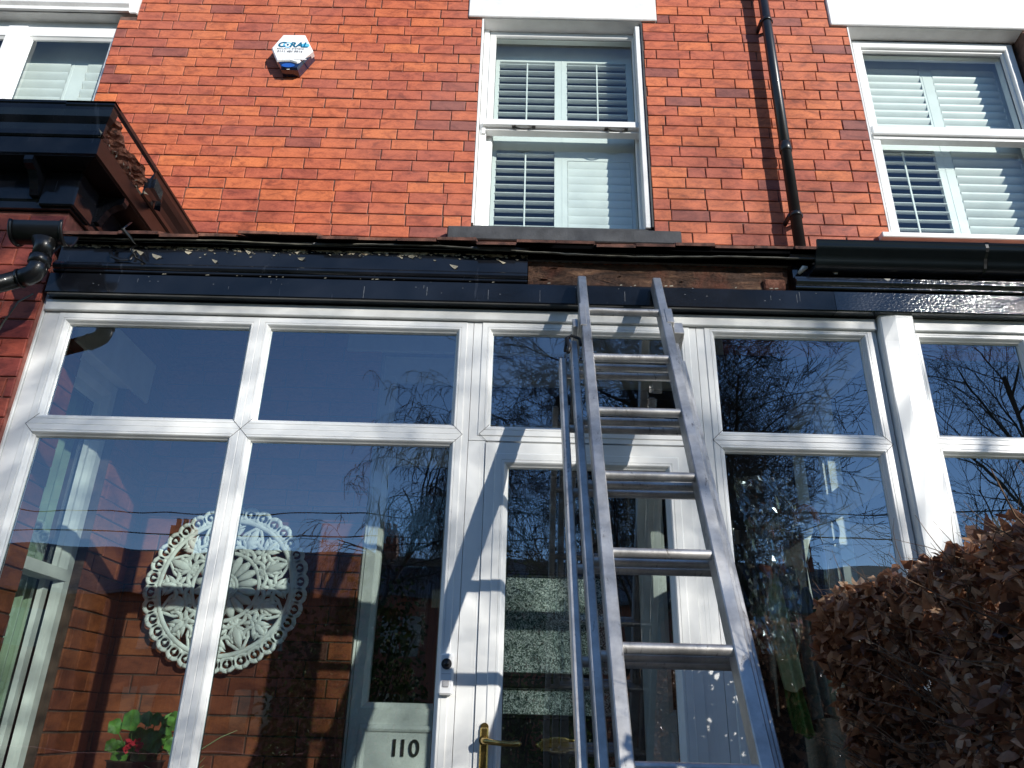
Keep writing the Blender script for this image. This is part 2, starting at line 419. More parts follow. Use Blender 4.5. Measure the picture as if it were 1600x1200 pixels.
# ------------------------------------------------------------------ the house front
house = thing('terraced_house', 'red brick terraced house front with white framed upstairs windows above the black porch roof', 'house', (0, 4, GZ))
def part(o, p):           # parent while keeping the world placement (things carry only a translation)
    o.parent = p; o.matrix_parent_inverse = Matrix.Translation(-p.location) if p.parent is None else Matrix.Identity(4)
    return o
def PB(mb, name, mats, p, colors=None):
    """build a mesh given in world coordinates as a child of p"""
    o = mb.build(name, mats)
    q = p; off = Vector((0, 0, 0))
    while q is not None: off += Vector(q.location); q = q.parent
    me = o.data; me.transform(Matrix.Translation(-off)); o.parent = p
    return o
def TW(u, n, z): return (u, 4.0+n, z)
C_HOLE = (-.30, .845, 2.78, 4.66); R_HOLE = (2.315, 3.575, 2.83, 4.68); L_HOLE = (-4.3, -2.895, 2.9, 4.62)
E_HOLE = (-.77, 1.06, -1.05, 1.94)
holes = [C_HOLE, R_HOLE, L_HOLE, E_HOLE]
hw = brickwork('wall', TW, -6.5, 6.5, 1.0, 6.4, holes+[(-.40, .95, 4.63, 4.95), (2.19, 3.70, 4.63, 4.95), (-4.45, -2.775, 4.57, 4.9)], None, M['brick'], M['mortar'], 3)
hw.data.transform(Matrix.Translation((0, -4, -GZ))); hw.parent = house
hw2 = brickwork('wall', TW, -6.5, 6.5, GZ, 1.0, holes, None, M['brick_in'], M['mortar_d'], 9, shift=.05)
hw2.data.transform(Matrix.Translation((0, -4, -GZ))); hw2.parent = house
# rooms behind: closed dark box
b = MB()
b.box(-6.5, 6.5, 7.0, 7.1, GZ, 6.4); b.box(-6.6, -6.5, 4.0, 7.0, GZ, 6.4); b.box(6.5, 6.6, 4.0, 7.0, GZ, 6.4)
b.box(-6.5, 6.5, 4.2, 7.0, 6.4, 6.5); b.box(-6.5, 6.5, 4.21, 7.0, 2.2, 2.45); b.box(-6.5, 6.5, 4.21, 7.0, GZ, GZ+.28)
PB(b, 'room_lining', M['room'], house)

def lintel(x0, x1, z0, zt, mould=False):
    b = MB()
    b.bbox(x0, x1, 3.985, 4.2, z0, zt, .006)
    o = PB(b, 'lintel', M['paint_w'], house)
    if mould:
        b = MB(); b.sweep([(Vector((x0, 4.0, 0)), (0, -1)), (Vector((x1-.05, 4.0, 0)), (0, -1))],
                          [(0, z0), (.03, z0+.0), (.03, z0+.03), (.05, z0+.05), (.05, z0+.08), (0, z0+.10)], sm=False)
        PB(b, 'moulding', M['paint_w'], o)
    return o
lintel(-.40, .95, 4.63, 4.95); lintel(2.195, 3.695, 4.63, 4.95); lintel(-4.45, -2.775, 4.585, 4.9, True)
def soffit_chamfer(x0, x1, z):       # the shallow stop-chamfer under a lintel
    b = MB(); n = 0
    b.sweep([(Vector((x0, 4.0, 0)), (0, -1)), (Vector((x1, 4.0, 0)), (0, -1))], [(-.1, z-.02), (.0, z-.006), (.0, z+.01), (-.1, z+.01)])
    return PB(b, 'lintel_soffit', M['paint_w'], house)
soffit_chamfer(-.297, .842, 4.632); soffit_chamfer(2.32, 3.57, 4.632)

# frame profile swept round a rectangular light: (inset towards the glass, depth behind face)
FP = [(0, .0), (.004, .0), (.006, .003), (.008, 0), (.030, .0), (.036, .004), (.046, .012), (.050, .016), (.053, .024)]
def ring(B, x0, x1, z0, z1, T, prof, m=0, gm=None):
    """mitred frame: x0..z1 is the outer rectangle; profile insets move inwards"""
    rows = []
    for a, d in prof:
        n = len(B.v); B.v += [T(x0+a, d, z0+a), T(x1-a, d, z0+a), T(x1-a, d, z1-a), T(x0+a, d, z1-a)]; rows.append(n)
    for i in range(len(rows)-1):
        for k in range(4):
            k2 = (k+1) % 4
            B.f.append((rows[i]+k, rows[i]+k2, rows[i+1]+k2, rows[i+1]+k)); B.sm.append(False)
            B.m.append(gm if (gm is not None and i == len(rows)-2) else m)
def rail(width, depth_in=.03, groove=True):
    w_ = width
    p = [(0, .03), (0, .003), (.003, 0)]
    if groove: p += [(w_*.52, 0), (w_*.54, .0025), (w_*.57, 0)]
    p += [(w_*.72, .0), (w_*.80, .004), (w_*.92, .014), (w_, .018), (w_, .026), (w_+.004, depth_in), (w_+.006, depth_in+.004)]
    return p
def pane(x0, x1, z0, z1, T, d, p, m='glass', name='pane'):
    b = MB(); b.quad(T(x0, d, z0), T(x1, d, z0), T(x1, d, z1), T(x0, d, z1))
    return PB(b, name, M[m], p)

def sash_window(x0, x1, z0, z1, zm, Y, style, xs=None):
    """x0..x1, z0..z1: outer frame; zm: meeting rail middle"""
    wdw = empty('window', (0, 0, 0), house)
    T = lambda u, n, z: (u, Y+n, z)
    b = MB()
    fw = .045 if style else .065
    ring(b, x0, x1, z0, z1, T, [(0, .12), (0, .003), (.003, 0), (fw-.012, 0), (fw-.006, .006), (fw-.004, .02), (fw, .022), (fw, .12)])
    PB(b, 'frame', M['white'], wdw)
    a0, a1 = x0+fw, x1-fw
    if style:
        # upper sash in front, lower sash behind
        b = MB(); ring(b, a0, a1, zm-.035, z1-fw, lambda u, n, z: (u, Y+.012+n, z), [(0, .055), (0, 0), (.034, 0), (.040, .008), (.043, .02), (.046, .022)], gm=1)
        b.box(a0-.02, a1+.02, Y-.040, Y+.011, zm-.045, zm+.0)
        b.box(a0-.02, a1+.02, Y-.006, Y+.055, zm-.065, zm-.046)
        b.box(a0-.028, a0-.004, Y-.014, Y+.04, zm-.10, zm-.036); b.box(a1+.004, a1+.028, Y-.014, Y+.04, zm-.10, zm-.036)
        u = PB(b, 'sash', [M['white'], M['gasket']], wdw)
        b = MB(); ring(b, a0, a1, z0+fw*.6, zm+.02, lambda u, n, z: (u, Y+.070+n, z), [(0, .045), (0, 0), (.034, 0), (.040, .008), (.043, .02), (.046, .022)], gm=1)
        b.box(a0, a1, Y+.055, Y+.069, zm-.05, zm-.02)
        l = PB(b, 'sash', [M['white'], M['gasket']], wdw)
        pane(a0+.045, a1-.045, zm+.01, z1-fw-.045, T, .032, wdw, 'glass_s'); pane(a0+.045, a1-.045, z0+.06, zm-.02, T, .09, wdw, 'glass_s')
        for hx in (a0+.19, a1-.25):   # little D handles under the rail
            b = MB(); pts = [(hx+.13*t, Y-.02-.004*math.sin(math.pi*t), zm-.047-.022*math.sin(math.pi*t)) for t in [i/8 for i in range(9)]]
            b.tube(pts, .005, 6); b.box(hx-.014, hx+.008, Y-.03, Y-.01, zm-.052, zm-.0452); b.box(hx+.122, hx+.144, Y-.03, Y-.01, zm-.052, zm-.0452)
            PB(b, 'sash_handle', M['numeral'], wdw)
    else:
        b = MB(); ring(b, a0, a1, zm+.03, z1-fw, lambda u, n, z: (u, Y+.02+n, z), [(0, .05), (0, 0), (.006, .002), (.012, .012), (.014, .02), (.018, .022)], gm=1)
        b.bbox(x0+.01, x1-.01, Y-.012, Y+.05, zm-.035, zm+.033, .006); b.bbox(x0, x1, Y-.03, Y-.010, zm-.055, zm-.03, .005); b.box(x0+.01, x1-.01, Y-.008, Y+.05, zm-.08, zm-.054)
        PB(b, 'sash', [M['white'], M['gasket']], wdw)
        pane(a0, a1, zm+.03, z1-fw, T, .040, wdw, 'glass_s'); pane(a0-.02, a1+.02, z0+.03, zm-.06, T, .075, wdw, 'glass_s')
    return wdw
def shutters(p, x0, x1, z0, z1, zdiv, Y, panels, pitch=.069, sw=.052):
    """plantation shutters: list of (xa, xb, za, zb, angle) louvre fields inside the frame"""
    # outer frame and stiles as the complement of the fields
    b = MB()
    us = sorted({x0, x1, *[q[0] for q in panels], *[q[1] for q in panels]}); zs = sorted({z0, z1, *[q[2] for q in panels], *[q[3] for q in panels]})
    for i in range(len(us)-1):
        for j in range(len(zs)-1):
            u, z = (us[i]+us[i+1])/2, (zs[j]+zs[j+1])/2
            if any(q[0] < u < q[1] and q[2] < z < q[3] for q in panels): continue
            b.box(us[i], us[i+1], Y, Y+.028, zs[j], zs[j+1])
    xm = (x0+x1)/2
    b.box(xm-.003, xm+.003, Y-.002, Y+.001, z0, z1)
    fr = PB(b, 'shutter', M['shutter'], p)
    b.m = []
    for xa, xb, za, zb, ang in panels:
        n = max(1, round((zb-za)/pitch)); d = (zb-za)/n
        bb = MB()
        for k in range(n):
            zc = za+d*(k+.5); aa = R(ang+rnd.uniform(-1.2, 1.2)); hw_ = sw/2*(1 if ang < 50 else 1.35)
            t = .0068; yc = Y+.014
            P = [(yc-math.cos(aa)*hw_*math.cos(q)-math.sin(aa)*t*math.sin(q), zc-math.sin(aa)*hw_*math.cos(q)+math.cos(aa)*t*math.sin(q)) for q in [2*math.pi*i_/12 for i_ in range(12)]]
            n0 = len(bb.v); bb.v += [(xa+.003, y, z) for y, z in P]+[(xb-.003, y, z) for y, z in P]
            for q in range(12):
                q2 = (q+1) % 12; bb.f.append((n0+q, n0+q2, n0+12+q2, n0+12+q)); bb.m.append(0); bb.sm.append(True)
        if ang < 50: bb.box(xa+(xb-xa)*.49, xa+(xb-xa)*.49+.01, Y-.016, Y-.008, za+.02, zb-.03)
        PB(bb, 'louvres', M['shutter'], fr)
YC = 4.09
wc = sash_window(-.285, .872, 2.86, 4.655, 3.745, YC, True)
shutters(wc, -.28, .86, 2.95, 4.75, 3.8, 4.26, [(-.17, .235, 3.83, 4.49, 5), (.325, .76, 3.83, 4.49, 5), (-.17, .235, 2.99, 3.66, 5), (.325, .76, 2.99, 3.58, 103)])
YR = 4.10
wr = sash_window(2.385, 3.545, 2.86, 4.60, 3.77, YR, False)
shutters(wr, 2.36, 3.56, 2.95, 4.75, 3.8, 4.28, [(2.44, 2.94, 3.86, 4.53, 120), (3.03, 3.50, 3.86, 4.53, 120), (2.44, 2.91, 2.99, 3.76, 12), (3.02, 3.50, 2.99, 3.76, 124)])
wl = empty('window', (0, 0, 0), house)
b = MB(); TL = lambda u, n, z: (u, 4.08+n, z)
for xa, xb in ((-4.28, -3.62), (-3.62, -2.90)):
    ring(b, xa, xb, 2.95, 4.50, TL, [(0, .1), (0, 0), (.055, 0), (.06, .008), (.075, .02), (.08, .03)])
b.box(-4.29, -2.895, 4.085, 4.18, 4.505, 4.615); b.bbox(-3.70, -3.56, 4.04, 4.10, 2.95, 4.50, .006)
PB(b, 'frame', M['white'], wl)
pane(-4.22, -3.7, 3.0, 4.45, TL, .028, wl, 'glass_s'); pane(-3.56, -2.95, 3.0, 4.45, TL, .028, wl, 'glass_s')
shutters(wl, -3.75, -2.86, 2.95, 4.60, 3.8, 4.26, [(-3.68, -3.32, 3.0, 4.36, 118), (-3.20, -2.93, 3.0, 4.36, 118)], pitch=.078, sw=.066)
# reveals: white paint at the left, dark grey at the right
b = MB(); b.box(-.2995, -.288, 4.003, 4.2, 2.86, 4.629); PB(b, 'reveal', M['paint_w'], house)
b = MB(); b.box(2.3155, 2.325, 4.004, 4.2, 2.86, 4.629); PB(b, 'reveal', M['paint_w'], house)
b = MB(); b.box(.834, .8445, 4.003, 4.2, 2.86, 4.629); PB(b, 'reveal', M['paint_g'], house)
# sills
b = MB(); b.bbox(-.437, .995, 3.93, 4.2, 2.69, 2.785, .006); b.box(-.297, .84, 4.03, 4.2, 2.784, 2.86); PB(b, 'sill', M['paint_g'], house)
b = MB(); b.bbox(2.24, 3.70, 3.95, 4.2, 2.795, 2.832, .005); b.box(2.3, 3.6, 4.05, 4.2, 2.832, 2.86); PB(b, 'sill', M['white_d'], house)
b = MB(); b.bbox(-4.4, -2.8, 3.94, 4.2, 2.82, 2.9, .006); PB(b, 'sill', M['paint_w'], house)
b = MB(); b.bbox(.795, .832, 4.014, 4.088, 2.862, 4.60, .004); PB(b, 'window_bead', M['paint_w'], house)

# ------------------------------------------------------------------ inner entrance
ent = empty('entrance', (0, 0, 0), house)
b = MB(); YE = 4.04
TE = lambda u, n, z: (u, YE+n, z)
b.box(-.77, -.76, YE-.01, 4.2, -1.05, 1.935)
lights = [(-.757, -.285, -.0, 1.36), (-.757, 1.05, 1.46, 1.86), (.735, 1.05, -.0, 1.36)]
b.box(-.757, 1.05, YE, YE+.1, 1.86, 1.935); b.box(-.757, 1.05, YE, YE+.1, 1.36, 1.46)
b.box(-.285, -.215, YE-.01, YE+.1, -1.05, 1.36); b.box(.665, .735, YE-.01, YE+.1, -1.05, 1.36)
b.box(-.757, -.285, YE, YE+.09, -1.05, .0); b.box(.735, 1.05, YE, YE+.09, -1.05, .0)
for l in lights: ring(b, *l, TE, [(0, .0), (.05, 0), (.055, .006), (.075, .02), (.078, .05)])
for x0, x1 in ((-.757, -.285), (.735, 1.05)):
    ring(b, x0+.05, x1-.04, -.95, -.02, lambda u, n, z: (u, YE-.001+n, z), [(0, 0), (.004, -.008), (.02, -.012), (.03, -.008), (.036, 0)])
PB(b, 'door_surround', M['white_d'], ent)
b = MB()
for l in lights: b.quad(TE(l[0]+.05, .04, l[2]+.05), TE(l[1]-.05, .04, l[2]+.05), TE(l[1]-.05, .04, l[3]-.05), TE(l[0]+.05, .04, l[3]-.05))
PB(b, 'side_light', M['glass_s'], ent)
# dark sheet added behind the side lights to keep the hall in shade
b = MB(); b.box(-.77, 1.06, 4.60, 4.64, -1.05, 1.94); PB(b, 'hall_shade_sheet', M['dark'], ent)
idoor = empty('door', (0, 0, 0), ent)
b = MB(); TD = lambda u, n, z: (u, YE+.01+n, z)
def door_leaf(B, x0, x1, z0, z1, glz, T, th=.045, mould=True):
    us = sorted({x0, x1, *[g[0] for g in glz], *[g[1] for g in glz]}); zs = sorted({z0, z1, *[g[2] for g in glz], *[g[3] for g in glz]})
    for i in range(len(us)-1):
        for j in range(len(zs)-1):
            u, z = (us[i]+us[i+1])/2, (zs[j]+zs[j+1])/2
            if any(g[0] < u < g[1] and g[2] < z < g[3] for g in glz): continue
            p, q = T(us[i], 0, zs[j]), T(us[i+1], th, zs[j+1]); B.box(p[0], q[0], p[1], q[1], p[2], q[2])
    if mould:
        for g in glz: ring(B, g[0]-.012, g[1]+.012, g[2]-.012, g[3]+.012, lambda u, n, z: T(u, n-.010, z), [(0, .01), (0, .003), (.004, 0), (.012, 0), (.020, .008), (.024, .02)])
dg = [(-.06, .56, .22, .71), (-.06, .56, .03, .165)]
door_leaf(b, -.215, .665, -1.05, 1.36, dg+[(-.06, .56, .82, 1.24)], TD)
PB(b, 'door_panel', M['blackdoor'], idoor)
b = MB()
for g in dg: b.quad(TD(g[0], .02, g[2]), TD(g[1], .02, g[2]), TD(g[1], .02, g[3]), TD(g[0], .02, g[3]))
PB(b, 'frosted_pane', M['frost'], idoor)
b = MB(); b.quad(TD(-.06, .02, .82), TD(.56, .02, .82), TD(.56, .02, 1.24), TD(-.06, .02, 1.24)); PB(b, 'pane', M['glass_s'], idoor)
# brass letter plate with a scrolled outline
b = MB(); cx, cz = .25, -.092; n = 48; pts = []
for i in range(n):
    a = 2*math.pi*i/n; rr = 1+.10*math.cos(8*a)+.05*math.cos(4*a)
    pts.append((cx+.098*rr*math.copysign(abs(math.cos(a))**.55, math.cos(a)), cz+.034*rr*math.copysign(abs(math.sin(a))**.6, math.sin(a))))
k = len(b.v); yp = YE-.002
b.v += [(x, yp+.012, z) for x, z in pts]+[(cx+(x-cx)*.97, yp, cz+(z-cz)*.95) for x, z in pts]+[(cx+(x-cx)*.78, yp+.003, cz+(z-cz)*.7) for x, z in pts]
for i in range(n):
    j = (i+1) % n
    for q in (0, n): b.f.append((k+q+i, k+q+j, k+q+n+j, k+q+n+i)); b.m.append(0); b.sm.append(True)
b.f.append(tuple(k+2*n+i for i in range(n))); b.m.append(0); b.sm.append(False)
b.bbox(cx-.062, cx+.062, yp-.006, yp+.004, cz-.012, cz+.014, .003)
PB(b, 'letter_plate', M['brass'], idoor)
def text_mesh(name, body, size, loc, mt, p, ext=.002, bold=0, sx=1.0, shear=0):
    c = bpy.data.curves.new(name, 'FONT'); c.body = body; c.size = size; c.extrude = ext; c.align_x = 'CENTER'; c.align_y = 'CENTER'; c.offset = bold; c.shear = shear
    o = bpy.data.objects.new('tmp', c); COL.objects.link(o)
    dg_ = bpy.context.evaluated_depsgraph_get(); me = bpy.data.meshes.new_from_object(o.evaluated_get(dg_))
    bpy.data.objects.remove(o); me.name = name; me.materials.clear(); me.materials.append(mt)
    me.transform(Matrix.Translation(loc) @ Matrix.Rotation(math.pi/2, 4, 'X') @ Matrix.Diagonal((sx, 1, 1, 1)))
    r = bpy.data.objects.new(name, me); COL.objects.link(r); r.parent = p
    off = Vector((0, 0, 0)); q = p
    while q is not None: off += Vector(q.location); q = q.parent
    me.transform(Matrix.Translation(-off)); return r
for ch_, dx_ in (('1', -.052), ('1', -.012), ('0', .043)):
    text_mesh('numeral', ch_, .105, (-.478+dx_, YE-.004, -.125), M['numeral'], ent, .004, .0012)
# lintel over the entrance and over the bay side window
b = MB(); b.bbox(-.975, 1.2, 3.985, 4.19, 1.943, 2.14, .005); PB(b, 'lintel', M['paint_w'], house)

# ------------------------------------------------------------------ left bay
bay = thing('bay_window', 'dark red brick bay at the left with a broken black gutter cornice on brackets', 'bay window', (-3, 2.77, GZ))
BX, BY = -1.96, 2.77
bw = brickwork('wall', lambda u, n, z: (u, BY+n, z), -5.2, BX, GZ, 1.985, [(-4.6, -2.6, -.6, 1.5)], None, M['brick_b'], M['mortar_b'], 21, shift=.03)
bw.data.transform(Matrix.Translation((3, -2.77, -GZ))); bw.parent = bay
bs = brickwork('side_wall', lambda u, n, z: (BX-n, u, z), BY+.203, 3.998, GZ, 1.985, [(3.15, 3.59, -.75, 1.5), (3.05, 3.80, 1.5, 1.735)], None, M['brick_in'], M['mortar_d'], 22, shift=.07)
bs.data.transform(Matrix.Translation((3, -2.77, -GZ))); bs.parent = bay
b = MB(); b.box(-5.2, -5.0, 2.98, 3.99, GZ, 1.98); b.box(-5.0, BX-.2, 3.2, 3.25, GZ, 2.1); PB(b, 'room_lining', M['dark'], bay)
b = MB(); b.bbox(BX-.2, BX+.012, 3.055, 3.795, 1.503, 1.73, .005); PB(b, 'lintel', M['paint_w'], bay)
# front window of the bay (out of sight to the left, seen from the side)
fwn = empty('window', (0, 0, 0), bay); b = MB()
for xa, xb in ((-4.6, -3.6), (-3.6, -2.6)): ring(b, xa, xb, -.6, 1.5, lambda u, n, z: (u, BY+.06+n, z), [(0, .1), (0, 0), (.06, 0), (.07, .015), (.09, .03)])
PB(b, 'frame', M['white'], fwn); b = MB(); b.quad((-4.5, BY+.085, -.5), (-2.7, BY+.085, -.5), (-2.7, BY+.085, 1.4), (-4.5, BY+.085, 1.4)); PB(b, 'pane', M['glass_s'], fwn)
# side sash window inside the porch
sw_ = empty('window', (0, 0, 0), bay); TS = lambda u, n, z: (BX-.05-n, u, z)
b = MB()
ring(b, 3.15, 3.59, -.75, 1.5, TS, [(0, .1), (0, 0), (.045, 0), (.06, .01), (.07, .02), (.08, .03)])
ring(b, 3.20, 3.54, .54, 1.43, lambda u, n, z: (BX-.075-n, u, z), [(0, .04), (0, 0), (.04, 0), (.048, .02)])
ring(b, 3.20, 3.54, -.68, .58, lambda u, n, z: (BX-.11-n, u, z), [(0, .04), (0, 0), (.04, 0), (.048, .02)])
b.box(BX-.12, BX-.045, 3.19, 3.55, .535, .585)
PB(b, 'frame', M['white_d'], sw_)
b = MB(); b.quad((BX-.10, 3.22, .55), (BX-.10, 3.52, .55), (BX-.10, 3.52, 1.42), (BX-.10, 3.22, 1.42)); b.quad((BX-.135, 3.22, -.65), (BX-.135, 3.52, -.65), (BX-.135, 3.52, .56), (BX-.135, 3.22, .56)); PB(b, 'pane', M['glass_s'], sw_)
b = MB()   # net curtain
for i in range(36):
    y0, y1 = 3.08+i*.0135, 3.08+(i+1)*.0135; o0, o1 = .012*math.sin(i*1.3), .012*math.sin((i+1)*1.3)
    b.quad((BX-.19+o0, y0, -.7), (BX-.19+o1, y1, -.7), (BX-.19+o1, y1, 1.45), (BX-.19+o0, y0, 1.45), 0, True)
M['curtain'] = simple('curtain', (.42, .50, .36), .9, var=.1, scale=3); PB(b, 'curtain', M['curtain'], sw_)
# cornice
def mitre_path(off_x0=-5.2):
    return [(Vector((off_x0, BY, 0)), (0, -1)), (Vector((BX, BY, 0)), (1, -1)), (Vector((BX, 3.99, 0)), (1, 0))]
frz = [(.0, 1.987), (.018, 1.987), (.018, 2.02), (.026, 2.03), (.026, 2.17), (.0, 2.17)]
b = MB(); b.sweep(mitre_path(), frz); PB(b, 'frieze', M['black_bay'], bay)
# blocks of the brackets
sof = [(.0, 2.171), (.152, 2.171), (.152, 2.268), (.0, 2.268)]
def sweep2(name, prof, gap0, gap1, mt):
    """front run whole; side return split so a broken stretch can be left out"""
    b = MB(); b.sweep(mitre_path()[:2], prof); b.sweep([(Vector((BX, BY, 0)), (1, -1)), (Vector((BX, 3.99, 0)), (1, 0))], prof, m=1)
    return PB(b, name, mt, bay)
sweep2('fascia', [(.0, 2.172), (.140, 2.172), (.140, 2.176), (.150, 2.18), (.150, 2.262), (.140, 2.266), (0, 2.266)], 0, 0, [M['black_bay'], M['maroon']])
og = [(.120, 2.268), (.150, 2.268), (.158, 2.275), (.156, 2.30), (.162, 2.33), (.178, 2.36), (.186, 2.39), (.186, 2.415), (.192, 2.42), (.192, 2.432), (.182, 2.432), (.180, 2.40), (.150, 2.33), (.146, 2.275), (.12, 2.274)]
b = MB(); P0 = mitre_path()
b.sweep([P0[0], (Vector((BX, BY, 0)), (1, -1))], og); b.sweep([(Vector((BX, BY, 0)), (1, -1)), (Vector((BX, 2.63, 0)), (1, 0))], og, m=1)
# corner stretch is broken away: short stub returns with a ragged end
b.sweep([(Vector((BX+.0, 3.02, 0)), (1, 0)), (Vector((BX, 3.99, 0)), (1, 0))], og, m=1)
n0 = len(b.v)
rim = [p for p in og if p[1] > 2.39]
b.sweep([(Vector((BX-.02, BY, 0)), (0, -1)), (Vector((BX, BY, 0)), (1, -1)), (Vector((BX, 3.02, 0)), (1, 0))], [(.182, 2.40), (.192, 2.412), (.192, 2.432), (.184, 2.432)])
PB(b, 'gutter', [M['black_bay'], M['maroon']], bay)
# crumbling render and a torn gutter end at the corner
b = MB(); r2 = random.Random(5)
g = [[None]*13 for _ in range(19)]
for i in range(19):
    for j in range(13):
        t = i/18; q = j/12
        y = 2.63+.37*t; x = BX+.13+.03*q+r2.uniform(-.007, .007)
        z = 2.265+.125*q*(1-.25*t)+r2.uniform(-.008, .008)
        if i in (0, 18): z -= .02*r2.random()
        g[i][j] = len(b.v); b.v.append((x+.02*math.sin(7*q+9*t), y, z))
for i in range(18):
    for j in range(12):
        b.f.append((g[i][j], g[i+1][j], g[i+1][j+1], g[i][j+1])); b.m.append(0); b.sm.append(False)
PB(b, 'crumbling_render', M['crumb'], bay)
b = MB()
for i in range(26):
    t = r2.random(); p = Vector((BX+.155+r2.uniform(-.01, .012), 2.60+.42*t, 2.262+r2.random()*.03)); L = r2.uniform(.012, .035)
    d1 = Vector((r2.uniform(-.3, .3), r2.uniform(-1, 1), r2.uniform(-.3, 1))).normalized()*L; d2 = Vector((r2.uniform(-1, 1), r2.uniform(-.3, .3), r2.uniform(-1, 1))).normalized()*L*.4
    b.quad(tuple(p), tuple(p+d1*.8+d2*.3), tuple(p+d1), tuple(p+d2))
PB(b, 'peeling_paint', M['flake'], bay)
b = MB()   # torn metal tongue
pts = [(BX+.165, 2.99, 2.29), (BX+.21, 3.00, 2.30), (BX+.225, 3.06, 2.27), (BX+.20, 3.12, 2.25), (BX+.16, 3.13, 2.27)]
for i in range(4):
    a, c = Vector(pts[i]), Vector(pts[i+1]); b.quad(tuple(a), tuple(c), tuple(c+Vector((.0, 0, .05))), tuple(a+Vector((0, 0, .06))))
PB(b, 'torn_gutter_end', M['black_bay'], bay)
# flat top of the bay roof
b = MB(); b.box(-5.2, BX+.1, 2.67, 3.99, 2.30, 2.34); PB(b, 'roof', M['felt'], bay)
b = MB(); b.box(-5.2, BX, BY-.0, 3.99, 2.02, 2.06); PB(b, 'soffit', M['dark'], bay)
def bracket(px, py, dx, dy):
    """scroll bracket under the soffit; (dx, dy) points outwards"""
    b = MB(); o = Vector((px, py, 0)); d = Vector((dx, dy, 0)); s = Vector((-dy, dx, 0))
    prof = [(.026, 2.035), (.045, 2.035), (.055, 2.06), (.075, 2.10), (.105, 2.125), (.135, 2.135), (.142, 2.15), (.142, 2.171), (.026, 2.171)]
    n = len(prof); k = len(b.v); h = .019
    for sgn in (-1, 1): b.v += [tuple(o+d*a+s*(h*sgn)+Vector((0, 0, z))) for a, z in prof]
    for i in range(n):
        j = (i+1) % n; b.f.append((k+i, k+j, k+n+j, k+n+i)); b.m.append(0); b.sm.append(False)
    for q in (0, n): b.f.append(tuple(k+q+i for i in range(n))); b.m.append(0); b.sm.append(False)
    PB(b, 'bracket', M['black_bay'], bay)
for x in (-2.10, -2.75, -3.4): bracket(x, BY, 0, -1)
for y in (2.93, 3.55): bracket(BX, y, 1, 0)
b = MB(); b.bbox(BX-.12, BX+.036, BY-.036, BY+.12, 1.995, 2.171, .006); PB(b, 'corner_block', M['black_bay'], bay)

# ------------------------------------------------------------------ porch
porch = thing('porch', 'white framed glazed porch with black fascia boards across the front of the house', 'porch', (0, 2.8, GZ))
TP = lambda u, n, z: (u, 2.80+n, z)
ZB = -.72
b = MB()
# fixed flat frame: boards between the rings
def glaz(B, lights, T, wd):
    for l in lights:
        ring(B, l[0]-wd, l[1]+wd, l[2]-wd, l[3]+wd, T, rail(wd, .032), gm=1)
W1 = .045
left = [(-1.843, -1.100, 1.060, 1.462), (-1.012, -.245, 1.060, 1.462), (-1.850, -1.106, ZB+.08, .973), (-1.017, -.245, ZB+.08, .973)]
door_top = [(-.096, .664, 1.058, 1.466)]
right = [(.815, 1.420, 1.060, 1.480), (.815, 1.416, ZB+.08, .978)]
nb = [(1.662, 2.068, 1.067, 1.478), (1.662, 2.068, ZB+.08, .985), (2.16, 3.05, 1.067, 1.478), (2.16, 3.05, ZB+.08, .985)]
def unit_frame(x0, x1, z0, z1, lights, name, p, y=.004, mt='white'):
    """flat frame with openings, plus a profiled ring round each light"""
    B = MB(); e = W1-.002
    hs = [(l[0]-e, l[1]+e, l[2]-e, l[3]+e) for l in lights]
    us = sorted({x0, x1, *[h[0] for h in hs], *[h[1] for h in hs]}); zs = sorted({z0, z1, *[h[2] for h in hs], *[h[3] for h in hs]})
    for i in range(len(us)-1):
        for j in range(len(zs)-1):
            if us[i+1]-us[i] < 1e-4 or zs[j+1]-zs[j] < 1e-4: continue
            u, z = (us[i]+us[i+1])/2, (zs[j]+zs[j+1])/2
            if any(h[0] < u < h[1] and h[2] < z < h[3] for h in hs): continue
            B.box(us[i], us[i+1], 2.80+y, 2.865, zs[j], zs[j+1])
    glaz(B, lights, TP, W1)
    # inner side of the profile
    for l in lights: ring(B, l[0]-W1, l[1]+W1, l[2]-W1, l[3]+W1, lambda u, n, z: (u, 2.865-n, z), [(0, 0), (W1-.01, 0), (W1+.004, .03)])
    return PB(B, name, [M[mt], M['gasket']], p)
unit_frame(-1.948, -.176, ZB-.02, 1.508, left, 'frame', porch)
unit_frame(-.174, .737, .995, 1.508, door_top, 'frame', porch)
unit_frame(.739, 1.478, ZB-.02, 1.508, right, 'frame', porch)
# welded joint lines where the transoms meet the uprights
b = MB()
def vjoint(x, zc, s, half, dx):
    b = MB()
    for q in (-1, 1):
        p0 = Vector((x, 2.7992, zc+q*half)); p1 = Vector((x+s*dx, 2.7992, zc)); d = (p1-p0).normalized(); n_ = Vector((-d.z, 0, d.x))*.0009
        b.quad(tuple(p0-n_), tuple(p0+n_), tuple(p1+n_), tuple(p1-n_))
    PB(b, 'joint_line', M['gasket'], porch)
for x, zc, s in ((-1.846, 1.016, -1), (-1.102, 1.016, 1), (-1.014, 1.016, -1), (-.245, 1.016, 1), (.815, 1.019, -1), (1.418, 1.019, 1)):
    vjoint(x+s*.002, zc, s, .044, .044 if x != -1.014 and x != -1.102 else .042)
for x, s in ((-.096, -1), (.664, 1)): vjoint(x, 1.02, s, .038, .038)
